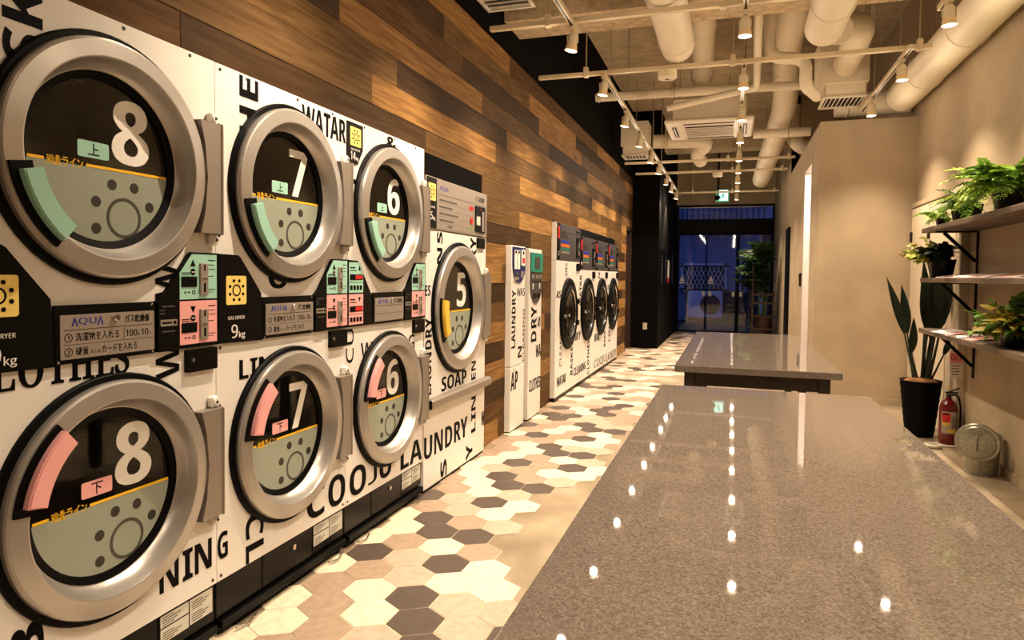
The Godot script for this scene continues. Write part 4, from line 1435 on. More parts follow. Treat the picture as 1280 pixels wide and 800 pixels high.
func coin_face(p: Node, x0: float, x1: float, y0: float, y1: float, cut: float, m: Material, up: bool) -> void:
	var poly := rect(x0, x1, y0, y1) if cut == 0.0 else PackedVector2Array([Vector2(x0, y0), Vector2(x1, y0), Vector2(x1, y1), Vector2(x0 + cut, y1), Vector2(x0, y1 - cut * 1.2)])
	plate(p, "price_plate", poly, 0.014, 0.0155, m)
	var w := x1 - x0
	var h := y1 - y0
	var st := mb()
	box(st, Vector3(x0 + w * 0.62, y0 + h * 0.44, 0.018), Vector3(w * 0.22, h * 0.72, 0.008), 0.002)
	var cs := part(p, "coin_slot_plate", st, M.plate_silver)
	st = mb()
	box(st, Vector3(x0 + w * 0.62, y0 + h * 0.25, 0.0225), Vector3(w * 0.045, h * 0.20, 0.002))
	box(st, Vector3(x0 + w * 0.62, y0 + h * 0.70, 0.0225), Vector3(w * 0.03, h * 0.14, 0.002))
	part(cs, "coin_slot", st, M.black_plastic)
	st = mb()
	box(st, Vector3(x0 + w * 0.62, y0 + h * 0.45, 0.0235), Vector3(w * 0.13, 0.006, 0.004), 0.001)
	part(cs, "return_lever", st, M.chrome)
	st = mb()
	var tx := x0 + w * 0.34
	var ty := y0 + h * 0.80
	var s := h * 0.075 * (1.0 if up else -1.0)
	prism(st, PackedVector2Array([Vector2(tx - h * 0.08, ty - s), Vector2(tx + h * 0.08, ty - s), Vector2(tx, ty + s)]), 0.0155, 0.0165)
	prism(st, disc_poly(tx, y0 + h * 0.60, h * 0.075, 16), 0.0155, 0.0165)
	prism(st, rect(x0 + w * 0.04, x0 + w * 0.44, y0 + h * 0.27, y0 + h * 0.50, 0.003), 0.0155, 0.0175)
	part(p, "display", st, M.black_plastic)
	st = mb()
	for q in [[0.05, 0.28, 0.57, 0.012], [0.05, 0.24, 0.53, 0.008], [0.76, 0.95, 0.86, 0.012], [0.76, 0.92, 0.76, 0.008], [0.78, 0.95, 0.66, 0.008], [0.76, 0.9, 0.5, 0.01], [0.76, 0.95, 0.2, 0.01], [0.76, 0.9, 0.14, 0.008]]:
		prism(st, rect(x0 + w * q[0], x0 + w * q[1], y0 + h * q[2], y0 + h * q[2] + h * q[3] * 1.6), 0.0155, 0.0162)
	ring_poly(x0 + w * 0.14, y0 + h * 0.15, h * 0.018, h * 0.03, st, 0.0155, 0.0162, 10)
	ring_poly(x0 + w * 0.36, y0 + h * 0.15, h * 0.03, h * 0.05, st, 0.0155, 0.0162, 12)
	prism(st, rect(x0 + w * 0.20, x0 + w * 0.27, y0 + h * 0.135, y0 + h * 0.165), 0.0155, 0.0162)
	part(p, "small_print", st, M.black_print)
	word(p, "100", "sans", tx - h * 0.05, tx + h * 0.05, y0 + h * 0.585, y0 + h * 0.615, 0.0165, M.white_print)


func maker_plate(p: Node, x0: float, x1: float, y0: float, y1: float, fine: bool) -> void:
	# black carrier with the brushed plate on it
	plate(p, "carrier", rect(x0, x1, y0, y1, 0.004), 0.0, 0.012, M.black_plastic)
	var ax := x0 + 0.012
	var bx := x1 - 0.006
	var ay := y0 + 0.012
	var by := y1 - 0.026
	plate(p, "maker_plate", rect(ax, bx, ay, by, 0.004), 0.012, 0.0145, M.plate_silver)
	var w := bx - ax
	var h := by - ay
	word(p, "QU", "thin", ax + w * 0.175, ax + w * 0.352, ay + h * 0.74, ay + h * 0.93, 0.0145, M.blue_print)
	var st := mb()
	# the last letter and the first one have no cross bar
	for q in [0.105, 0.36]:
		var lx: float = ax + w * q
		var lw := w * 0.062
		prism(st, PackedVector2Array([Vector2(lx, ay + h * 0.74), Vector2(lx + lw * 0.2, ay + h * 0.74), Vector2(lx + lw * 0.52, ay + h * 0.88), Vector2(lx + lw * 0.8, ay + h * 0.74), Vector2(lx + lw, ay + h * 0.74), Vector2(lx + lw * 0.6, ay + h * 0.93), Vector2(lx + lw * 0.42, ay + h * 0.93)]), 0.0145, 0.0155)
	part(p, "maker_mark", st, M.blue_print)
	st = mb()
	kanji(st, "ガス乾燥機", ax + w * 0.65, ax + w * 0.94, ay + h * 0.74, ay + h * 0.92, 0.0149, 1.2)
	prism(st, rect(ax + w * 0.03, ax + w * 0.98, ay + h * 0.655, ay + h * 0.665), 0.0145, 0.0152)
	prism(st, rect(ax + w * 0.03, ax + w * 0.98, ay + h * 0.318, ay + h * 0.326), 0.0145, 0.0149)
	if fine:
		ring_poly(ax + w * 0.075, ay + h * 0.48, h * 0.085, h * 0.10, st, 0.0145, 0.0151, 18)
		ring_poly(ax + w * 0.075, ay + h * 0.16, h * 0.085, h * 0.10, st, 0.0145, 0.0151, 18)
		kanji(st, "洗濯物を入れる", ax + w * 0.14, ax + w * 0.60, ay + h * 0.40, ay + h * 0.58, 0.0149, 1.1)
		kanji(st, "硬貨", ax + w * 0.14, ax + w * 0.275, ay + h * 0.07, ay + h * 0.25, 0.0149, 1.1)
		kanji(st, "または", ax + w * 0.28, ax + w * 0.39, ay + h * 0.09, ay + h * 0.17, 0.0149, 1.0)
		kanji(st, "カードを入れる", ax + w * 0.40, ax + w * 0.80, ay + h * 0.07, ay + h * 0.25, 0.0149, 1.1)
		kanji(st, "円", ax + w * 0.80, ax + w * 0.825, ay + h * 0.40, ay + h * 0.47, 0.0149, 1.0)
		kanji(st, "分", ax + w * 0.935, ax + w * 0.96, ay + h * 0.40, ay + h * 0.47, 0.0149, 1.0)
		prism(st, rect(ax + w * 0.645, ax + w * 0.648, ay + h * 0.34, ay + h * 0.62), 0.0145, 0.0149)
	part(p, "small_print", st, M.black_print)
	if fine:
		word(p, "1", "thin", ax + w * 0.068, ax + w * 0.082, ay + h * 0.43, ay + h * 0.53, 0.0145, M.black_print)
		word(p, "2", "thin", ax + w * 0.063, ax + w * 0.088, ay + h * 0.11, ay + h * 0.21, 0.0145, M.black_print)
		word(p, "100", "thin", ax + w * 0.665, ax + w * 0.795, ay + h * 0.40, ay + h * 0.56, 0.0145, M.black_print)
		word(p, "10", "thin", ax + w * 0.845, ax + w * 0.925, ay + h * 0.40, ay + h * 0.56, 0.0145, M.black_print)
	st = mb()
	lathe(st, [Vector2(0.010, 0.0145), Vector2(0.010, 0.022), Vector2(0.007, 0.026), Vector2(0.0, 0.026)], Transform3D(Basis(), Vector3(ax + w * 0.55, ay + h * 0.88, 0)), 14)
	part(p, "key_lock", st, M.chrome)
	for q in [[x0 + 0.008, y0 + 0.006], [x1 - 0.01, y0 + 0.006], [x1 - 0.012, y1 - 0.008]]:
		st = mb()
		lathe(st, [Vector2(0.0035, 0.012), Vector2(0.0, 0.014)], Transform3D(Basis(), Vector3(q[0], q[1], 0)), 8)
		part(p, "screw", st, M.chrome)


func stacked_dryer(uc: float, number: String, kg: String, label: String) -> Node3D:
	var m := machine("stacked_gas_dryer", label, "dryer", uc, "stacked gas dryers")
	var W := 0.4085
	var st := mb()
	shell(st, -0.40, 0.40, 0.03, 1.98, -0.64, -0.046, 0.01)
	part(m, "body", st, M.dark_body)
	st = mb()
	holed_panel(st, -W, W, 1.19, 1.993, 0.0, 1.592, 0.31, -0.045, 0.0)
	part(m, "upper_front", st, M.white_steel)
	st = mb()
	holed_panel(st, -W, W, 0.203, 1.187, 0.0, 0.640, 0.31, -0.045, 0.0)
	part(m, "lower_front", st, M.white_steel)
	for q in [[-0.385, 1.975], [-0.25, 1.978], [0.05, 1.98], [0.30, 1.98], [-0.39, 1.02], [0.39, 0.22], [-0.39, 0.22]]:
		st = mb()
		lathe(st, [Vector2(0.006, 0.0), Vector2(0.005, 0.002), Vector2(0.0, 0.0025)], Transform3D(Basis(), Vector3(q[0], q[1], 0)), 10)
		part(m, "screw", st, M.dark_body)
	# kickplate
	var kp := node(m, "kickplate")
	for r in [[-W + 0.002, -0.165], [-0.16, 0.162], [0.167, W - 0.002]]:
		st = mb()
		box(st, Vector3((r[0] + r[1]) / 2, 0.135, -0.022), Vector3(r[1] - r[0], 0.13, 0.03), 0.003)
		part(kp, "kick_panel", st, M.dark_base)
	st = mb()
	box(st, Vector3(0, 0.047, -0.02), Vector3(W * 2 - 0.02, 0.03, 0.07), 0.004)
	box(st, Vector3(0, 0.014, -0.04), Vector3(W * 2 - 0.04, 0.028, 0.05))
	part(kp, "foot_rail", st, M.black_plastic)
	for x in [-0.30, 0.28]:
		st = mb()
		tube(st, [Vector3(x - 0.05, 0.018, 0.03), Vector3(x, 0.014, 0.045), Vector3(x + 0.06, 0.018, 0.03)], 0.004, 6)
		part(kp, "anchor_strap", st, M.chrome)
	st = mb()
	lathe(st, [Vector2(0.012, -0.006), Vector2(0.011, 0.001), Vector2(0.0, 0.003)], Transform3D(Basis(), Vector3(0.03, 0.16, 0)), 14)
	part(kp, "key_lock", st, M.chrome)
	for q in [[0.172, 0.288, 0.105, 0.150], [0.172, 0.288, 0.155, 0.192], [0.293, 0.395, 0.108, 0.192]]:
		plate(kp, "sticker", rect(q[0], q[1], q[2], q[3]), -0.0075, -0.0065, M.sticker)
	st = mb()
	for q in [[0.172, 0.105], [0.172, 0.155], [0.293, 0.110], [0.293, 0.150]]:
		for k in 4:
			prism(st, rect(q[0] + 0.008, q[0] + 0.055 + 0.03 * ((k * 7) % 3) * 0.5, q[1] + 0.005 + k * 0.008, q[1] + 0.008 + k * 0.008), -0.0065, -0.0060)
	part(kp, "small_print", st, M.small_print)
	# control strip
	var cp := node(m, "control_strip")
	if number != "6":
		plate(cp, "icon_panel", PackedVector2Array([Vector2(-W + 0.001, 1.036), Vector2(-0.18, 1.030), Vector2(-0.189, 1.207), Vector2(-0.300, 1.336), Vector2(-0.312, 1.343), Vector2(-W + 0.001, 1.345)]), 0.0, 0.012, M.black_plastic)
		plate(cp, "icon_square", rect(-0.374, -0.272, 1.168, 1.270, 0.008), 0.012, 0.0135, M.icon_yellow)
		st = mb()
		sun_icon(st, -0.323, 1.219, 0.046, 0.0135)
		part(cp, "sun_icon", st, M.black_print)
		word(cp, "GAS DRYER", "thin", -0.364, -0.280, 1.116, 1.128, 0.012, M.white_print)
		word(cp, kg, "thin", -0.348, -0.316, 1.050, 1.098, 0.012, M.white_print)
		word(cp, "kg", "thin", -0.310, -0.278, 1.044, 1.072, 0.012, M.white_print)
	else:
		plate(cp, "button_panel", PackedVector2Array([Vector2(-W + 0.001, 1.036), Vector2(-0.186, 1.036), Vector2(-0.200, 1.185), Vector2(-0.315, 1.336), Vector2(-0.327, 1.343), Vector2(-W + 0.001, 1.345)]), 0.0, 0.012, M.black_plastic)
		for q in [[1.243, 1.335, "mint", 0.028], [1.194, 1.240, "mint", 0.0], [1.095, 1.187, "pink", 0.0], [1.046, 1.092, "pink", 0.0]]:
			var py := rect(-0.402, -0.278, q[0], q[1]) if q[3] == 0.0 else PackedVector2Array([Vector2(-0.402, q[0]), Vector2(-0.278, q[0]), Vector2(-0.278, q[1] - 0.04), Vector2(-0.305, q[1]), Vector2(-0.402, q[1])])
			plate(cp, "price_plate", py, 0.012, 0.0135, M[q[2]])
			st = mb()
			if q[1] - q[0] > 0.06:
				prism(st, rect(-0.396, -0.284, q[0] + 0.010, q[0] + 0.036, 0.003), 0.0135, 0.015)
				var dir := 1.0 if q[2] == "mint" else -1.0
				var cy: float = q[0] + 0.066
				prism(st, PackedVector2Array([Vector2(-0.322, cy - 0.011 * dir), Vector2(-0.300, cy - 0.011 * dir), Vector2(-0.311, cy + 0.011 * dir)]), 0.0135, 0.0142)
				prism(st, rect(-0.394, -0.340, q[0] + 0.052, q[0] + 0.056), 0.0135, 0.0142)
				prism(st, rect(-0.394, -0.350, q[0] + 0.064, q[0] + 0.070), 0.0135, 0.0142)
			else:
				for k in 4:
					prism(st, rect(-0.394 + 0.028 * k, -0.374 + 0.028 * k, q[0] + 0.012, q[0] + 0.034), 0.0135, 0.0145)
			part(cp, "button_print", st, M.black_print)
			if q[1] - q[0] > 0.06:
				plate(cp, "red_lamp", rect(-0.350, -0.288, q[0] + 0.014, q[0] + 0.032), 0.015, 0.0158, M.red_print)
		# badge plate up beside the door
		var tb := node(m, "badge_plate")
		plate(tb, "badge_base", PackedVector2Array([Vector2(-W + 0.001, 1.800), Vector2(-0.320, 1.790), Vector2(-0.272, 1.862), Vector2(-0.272, 1.978), Vector2(-W + 0.001, 1.978)]), 0.0, 0.006, M.black_plastic)
		plate(tb, "icon_square", rect(-0.384, -0.292, 1.872, 1.958, 0.006), 0.006, 0.0075, M.icon_yellow)
		st = mb()
		sun_icon(st, -0.338, 1.915, 0.038, 0.0075)
		part(tb, "sun_icon", st, M.black_print)
		word(tb, "GAS DRYER", "thin", -0.378, -0.300, 1.852, 1.861, 0.006, M.white_print)
		word(tb, kg, "thin", -0.380, -0.338, 1.808, 1.846, 0.006, M.white_print)
		word(tb, "kg", "thin", -0.334, -0.312, 1.806, 1.826, 0.006, M.white_print)
	maker_plate(cp, -0.178, 0.142, 1.034, 1.190, number != "6")
	# card reader
	plate(cp, "card_reader", rect(0.150, 0.230, 1.034, 1.190, 0.003), 0.0, 0.016, M.black_plastic)
	plate(cp, "card_slot_bar", rect(0.156, 0.222, 1.113, 1.133, 0.003), 0.016, 0.019, M.plate_silver)
	st = mb()
	prism(st, rect(0.162, 0.200, 1.120, 1.126), 0.019, 0.0195)
	prism(st, disc_poly(0.212, 1.123, 0.006, 10), 0.019, 0.0195)
	part(cp, "card_slot", st, M.black_print)
	st = mb()
	for q in [[0.165, 0.215, 1.172], [0.156, 0.176, 1.160], [0.156, 0.176, 1.150], [0.165, 0.215, 1.094]]:
		prism(st, rect(q[0], q[1], q[2], q[2] + 0.004), 0.016, 0.0165)
	part(cp, "small_print", st, M.small_print)
	# coin unit
	plate(cp, "coin_unit", PackedVector2Array([Vector2(0.148, 1.190), Vector2(0.232, 1.036), Vector2(0.4075, 1.036), Vector2(0.4075, 1.346), Vector2(0.290, 1.346), Vector2(0.276, 1.336), Vector2(0.180, 1.215)]), 0.0, 0.014, M.black_plastic)
	coin_face(cp, 0.236, 0.398, 1.194, 1.340, 0.052, M.mint, true)
	coin_face(cp, 0.236, 0.398, 1.048, 1.188, 0.0, M.pink, false)
	var lb := plate(cp, "cash_box_door", rect(0.268, 0.400, 0.955, 1.028, 0.004), 0.0, 0.016, M.black_plastic)
	st = mb()
	lathe(st, [Vector2(0.008, 0.016), Vector2(0.007, 0.020), Vector2(0.0, 0.020)], Transform3D(Basis(), Vector3(0.288, 0.995, 0)), 12)
	part(lb, "key_lock", st, M.chrome)
	dryer_door(m, 1.592, 1.0, number, 1, 0.398)
	dryer_door(m, 0.640, 1.0, number, 0, 0.398)
	return m


func build_machines() -> void:
	var K: Material = M.black_print
	var m := stacked_dryer(1.4775, "8", "9", "stacked pair of white gas dryers numbered 8, printed CLOTHES, mint and pink handles")
	var c := 1.4775
	word(m, "SK", "sans", 1.185 - c, 1.285 - c, 1.79, 1.99, 0.001, K, 1)
	word(m, "B", "sans", 1.178 - c, 1.266 - c, 0.262, 0.385, 0.001, K, 1)
	word(m, "CLOTHES", "serif", 1.085 - c, 1.535 - c, 0.985, 1.075, 0.001, K)
	word(m, "W", "sans", 1.632 - c, 1.724 - c, 1.195, 1.310, 0.001, K, 1)
	word(m, "W", "sans", 1.632 - c, 1.724 - c, 0.945, 1.060, 0.001, K, 1)
	word(m, "NIN", "sans", 1.640 - c, 1.862 - c, 0.272, 0.372, 0.001, K)
	m = stacked_dryer(2.2975, "7", "9", "stacked pair of white gas dryers numbered 7, printed WATAR, mint and pink handles")
	c = 2.2975
	word(m, "G", "sans", 1.891 - c, 1.940 - c, 0.278, 0.372, 0.001, K)
	word(m, "HE", "sans", 2.008 - c, 2.107 - c, 1.78, 1.985, 0.001, K, 1)
	word(m, "WATAR", "sans", 2.375 - c, 2.704 - c, 1.872, 1.972, 0.001, K)
	word(m, "O", "sans", 2.166 - c, 2.281 - c, 1.221, 1.32, 0.001, K)
	word(m, "LIN", "sans", 2.003 - c, 2.180 - c, 0.896, 0.966, 0.001, K)
	word(m, "CL", "sans", 2.034 - c, 2.133 - c, 0.205, 0.380, 0.001, K, -1)
	word(m, "C", "sans", 2.411 - c, 2.545 - c, 0.232, 0.372, 0.001, K)
	word(m, "O", "sans", 2.570 - c, 2.705 - c, 0.232, 0.372, 0.001, K)
	m = stacked_dryer(3.1175, "6", "14", "stacked pair of white gas dryers numbered 6 with a 14 kg badge")
	c = 3.1175
	word(m, "CU", "thin", 2.712 - c, 2.775 - c, 0.868, 1.025, 0.001, K, 1)
	word(m, "W", "thin", 2.843 - c, 2.950 - c, 0.868, 0.950, 0.001, K)
	word(m, "G", "thin", 3.345 - c, 3.415 - c, 0.860, 0.948, 0.001, K)
	word(m, "R", "sans", 2.735 - c, 2.785 - c, 0.602, 0.695, 0.001, K)
	word(m, "&", "sans", 3.083 - c, 3.188 - c, 1.915, 1.985, 0.001, K)
	word(m, "C", "sans", 2.722 - c, 2.80 - c, 1.595, 1.722, 0.001, K)
	word(m, "D", "sans", 2.715 - c, 2.765 - c, 1.44, 1.528, 0.001, K, 1)
	word(m, "O", "sans", 2.745 - c, 2.893 - c, 0.228, 0.368, 0.001, K)
	word(m, "J", "thin", 2.915 - c, 3.000 - c, 0.240, 0.368, 0.001, K)
	word(m, "U", "sans", 3.030 - c, 3.152 - c, 0.232, 0.366, 0.001, K)
	word(m, "LA", "sans", 3.257 - c, 3.520 - c, 0.222, 0.345, 0.001, K)
	word(m, "C", "sans", 3.303 - c, 3.345 - c, 1.160, 1.222, 0.001, K)
	build_single_dryer(K)
	build_dispensers(K)
	build_washers(K)


func build_single_dryer(K: Material) -> void:
	var c := 4.05
	var m := machine("single_gas_dryer", "large single white gas dryer numbered 5, yellow handle and SOAP lettering", "dryer", c)
	var W := 0.503
	var st := mb()
	shell(st, -0.495, 0.495, 0.02, 1.98, -0.64, -0.046, 0.01)
	part(m, "body", st, M.dark_body)
	st = mb()
	holed_panel(st, -W, W, 0.50, 1.545, 0.01, 1.07, 0.36, -0.045, 0.0)
	part(m, "upper_front", st, M.white_steel)
	st = mb()
	box(st, Vector3(0, 0.258, -0.0225), Vector3(W * 2, 0.476, 0.045), 0.002)
	part(m, "lower_front", st, M.white_steel)
	st = mb()
	box(st, Vector3(-0.02, 1.922, -0.03), Vector3(W * 2 - 0.06, 0.13, 0.03))
	part(m, "top_strip", st, M.black_paint)
	st = mb()
	box(st, Vector3(0, 0.01, -0.03), Vector3(W * 2 - 0.02, 0.02, 0.05))
	part(m, "foot_rail", st, M.black_plastic)
	# rail across the front
	st = mb()
	box(st, Vector3(0, 0.528, 0.030), Vector3(W * 2 + 0.01, 0.060, 0.056), 0.012)
	var rail := part(m, "bumper_rail", st, M.hinge_grey)
	for s in [-1.0, 1.0]:
		st = mb()
		box(st, Vector3(s * (W + 0.007), 0.528, 0.030), Vector3(0.006, 0.052, 0.048), 0.002)
		part(rail, "end_cap", st, M.black_plastic)
	# control panel
	var cp := node(m, "control_panel")
	st = mb()
	box(st, Vector3(0, 1.702, -0.012), Vector3(W * 2, 0.305, 0.036), 0.004)
	part(cp, "panel", st, M.plate_silver)
	plate(cp, "icon_strip", rect(-W + 0.004, -0.365, 1.555, 1.848), 0.006, 0.009, M.black_plastic)
	plate(cp, "icon_square", rect(-W + 0.022, -0.382, 1.715, 1.815, 0.006), 0.009, 0.0105, M.icon_yellow)
	st = mb()
	sun_icon(st, -0.4315, 1.765, 0.042, 0.0105)
	part(cp, "sun_icon", st, M.black_print)
	word(cp, "GAS DRYER", "thin", -0.475, -0.39, 1.672, 1.683, 0.009, M.white_print)
	word(cp, "25", "thin", -0.480, -0.425, 1.605, 1.650, 0.009, M.white_print)
	word(cp, "kg", "thin", -0.420, -0.385, 1.600, 1.625, 0.009, M.white_print)
	word(cp, "AQUA", "thin", -0.320, -0.185, 1.782, 1.815, 0.006, M.blue_print)
	st = mb()
	kanji(st, "ガス乾燥機", 0.27, 0.45, 1.785, 1.82, 0.0066, 1.4)
	prism(st, rect(-0.345, 0.49, 1.762, 1.765), 0.006, 0.0068)
	for q in [[-0.32, -0.05, 1.725], [-0.32, -0.12, 1.685], [-0.32, -0.03, 1.645], [-0.32, -0.1, 1.605], [-0.20, -0.12, 1.572]]:
		prism(st, rect(q[0], q[1], q[2], q[2] + 0.012), 0.006, 0.0064)
		prism(st, rect(-0.33, 0.22, q[2] - 0.012, q[2] - 0.0105), 0.006, 0.0063)
	part(cp, "small_print", st, M.small_print)
	plate(cp, "red_label", rect(0.16, 0.235, 1.715, 1.740), 0.006, 0.007, M.red_print)
	plate(cp, "stop_button", disc_poly(0.20, 1.645, 0.022, 18), 0.006, 0.012, M.red_print)
	word(cp, "0:00", "mono", 0.13, 0.225, 1.578, 1.602, 0.006, M.green_display, 0, "time_display")
	plate(cp, "coin_unit", rect(0.268, 0.455, 1.578, 1.755, 0.003), 0.006, 0.012, M.black_plastic)
	plate(cp, "coin_slot_plate", rect(0.385, 0.425, 1.585, 1.725), 0.012, 0.016, M.plate_silver)
	plate(cp, "card_slot", rect(0.285, 0.350, 1.625, 1.685), 0.012, 0.015, M.sticker)
	plate(cp, "red_lamp", disc_poly(0.36, 1.735, 0.007, 10), 0.012, 0.014, M.red_print)
	dryer_door(m, 1.07, 1.2, "5", -1, 0.500)
	# its box at the top
	plate(m, "cash_box_door", rect(4.367 - c, 4.505 - c, 1.468, 1.538, 0.004), 0.0, 0.014, M.black_plastic)
	word(m, "NS", "sans", 3.712 - c, 3.788 - c, 1.345, 1.540, 0.001, K, 1)
	word(m, "RY", "sans", 4.255 - c, 4.357 - c, 1.385, 1.538, 0.001, K, 1)
	word(m, "ES", "sans", 3.552 - c, 3.620 - c, 1.158, 1.220, 0.001, K)
	word(m, "LAUNDRY", "sans", 3.556 - c, 3.642 - c, 0.572, 1.030, 0.001, K, 1)
	word(m, "SOAP", "sans", 3.793 - c, 4.200 - c, 0.562, 0.652, 0.001, K)
	word(m, "EN", "sans", 4.292 - c, 4.372 - c, 0.562, 0.690, 0.001, K, 1)
	word(m, "LIN", "sans", 4.298 - c, 4.378 - c, 0.195, 0.445, 0.001, K, 1)
	word(m, "W", "sans", 4.495 - c, 4.552 - c, 0.205, 0.305, 0.001, K)
	word(m, "UNDRY", "sans", 3.550 - c, 4.225 - c, 0.198, 0.330, 0.001, K)
	word(m, "S", "sans", 3.786 - c, 3.880 - c, 0.026, 0.130, 0.001, K, 1)
	word(m, "Y", "sans", 4.208 - c, 4.322 - c, 0.026, 0.130, 0.001, K, 1)


func build_dispensers(K: Material) -> void:
	var m := machine("change_machine", "slim white card machine with a blue panel and vertical LAUNDRY lettering", "machine", 5.3425)
	var st := mb()
	box(st, Vector3(0, 1.033, -0.10), Vector3(0.372, 0.985, 0.20), 0.004)
	part(m, "upper_front", st, M.white_steel)
	st = mb()
	box(st, Vector3(0, 0.275, -0.10), Vector3(0.372, 0.522, 0.20), 0.004)
	part(m, "lower_front", st, M.white_steel)
	st = mb()
	box(st, Vector3(0, 0.007, -0.10), Vector3(0.36, 0.014, 0.18))
	part(m, "foot", st, M.black_plastic)
	plate(m, "blue_panel", rounded_foot(-0.172, 0.176, 1.222, 1.515, 0.16), 0.0, 0.008, M.blue_panel)
	for x in [-0.135, -0.055]:
		plate(m, "card_column", rect(x, x + 0.06, 1.335, 1.49, 0.004), 0.008, 0.011, M.white_print)
		plate(m, "column_cap", rect(x + 0.012, x + 0.048, 1.462, 1.484), 0.011, 0.0118, M.black_print)
	plate(m, "reader", rect(0.05, 0.15, 1.365, 1.500, 0.006), 0.008, 0.012, M.white_print)
	plate(m, "reader_screen", disc_poly(0.10, 1.472, 0.018, 14), 0.012, 0.013, M.black_print)
	plate(m, "red_label", rect(0.068, 0.132, 1.385, 1.430, 0.004), 0.012, 0.013, M.red_print)
	plate(m, "coin_slot", disc_poly(-0.06, 1.295, 0.022, 14), 0.008, 0.014, M.chrome)
	plate(m, "outlet_tray", rect(-0.13, -0.02, 1.245, 1.27, 0.004), 0.008, 0.012, M.plate_silver)
	plate(m, "keypad", rect(0.045, 0.115, 1.265, 1.32), 0.008, 0.010, M.plate_silver)
	var c := 5.3425
	word(m, "LAUNDRY", "sans", 5.172 - c, 5.27 - c, 0.69, 1.165, 0.001, K, 1)
	word(m, "WAS", "thin", 5.30 - c, 5.52 - c, 1.112, 1.178, 0.001, K)
	word(m, "CLEANING", "thin", 5.478 - c, 5.526 - c, 0.55, 1.00, 0.001, K, 1)
	word(m, "AP", "sans", 5.165 - c, 5.350 - c, 0.345, 0.495, 0.001, K)
	word(m, "N", "sans", 5.35 - c, 5.45 - c, 0.595, 0.69, 0.001, K, 1)
	plate(m, "green_mark", disc_poly(-0.10, 0.51, 0.012, 12), 0.0, 0.001, M.green_display)
	m = machine("payment_machine", "slim white payment machine with a teal screen panel and vertical DRY lettering", "machine", 5.8575)
	c = 5.8575
	st = mb()
	box(st, Vector3(0, 0.767, -0.10), Vector3(0.402, 1.505, 0.20), 0.004)
	part(m, "front", st, M.white_steel)
	st = mb()
	box(st, Vector3(0, 0.007, -0.10), Vector3(0.39, 0.014, 0.18))
	part(m, "foot", st, M.black_plastic)
	plate(m, "lower_panel", rounded_foot(-0.185, 0.188, 1.035, 1.485, 0.17), 0.0, 0.008, M.panel_grey)
	plate(m, "teal_panel", rect(-0.185, 0.188, 1.315, 1.485, 0.008), 0.008, 0.014, M.teal_panel)
	plate(m, "screen", rect(-0.075, 0.085, 1.345, 1.450, 0.006), 0.014, 0.017, M.panel_grey)
	for q in [[-0.15, 1.262, 0.06], [-0.01, 1.258, 0.05], [0.09, 1.262, 0.06]]:
		plate(m, "slot_plate", rect(q[0], q[0] + q[2], q[1], q[1] + 0.03, 0.003), 0.008, 0.012, M.plate_silver)
	for x in [-0.115, 0.10]:
		plate(m, "bill_slot", rect(x - 0.012, x + 0.012, 1.165, 1.215, 0.003), 0.008, 0.013, M.sticker)
	plate(m, "lamp_row", rect(-0.13, 0.14, 1.225, 1.232), 0.008, 0.010, M.black_print)
	for x in [-0.10, 0.02]:
		plate(m, "tray_hatch", rect(x, x + 0.09, 1.08, 1.125, 0.006), 0.008, 0.010, M.dark_base)
	word(m, "DRY", "sans", 5.730 - c, 5.90 - c, 0.69, 1.01, 0.001, K, 1)
	word(m, "S", "sans", 5.95 - c, 6.03 - c, 0.81, 0.91, 0.001, K, 1)
	word(m, "WA", "sans", 5.89 - c, 6.052 - c, 0.54, 0.655, 0.001, K)
	word(m, "CLOTHES", "sans", 5.69 - c, 6.05 - c, 0.25, 0.355, 0.001, K)


func rounded_foot(x0: float, x1: float, y0: float, y1: float, r: float) -> PackedVector2Array:
	var out := PackedVector2Array([Vector2(x1, y1), Vector2(x0, y1)])
	var cx := (x0 + x1) / 2
	var rx := (x1 - x0) / 2
	for k in 13:
		var a := PI + PI * k / 12
		out.append(Vector2(cx + cos(a) * rx, y0 + r * (1.0 + sin(a))))
	return out


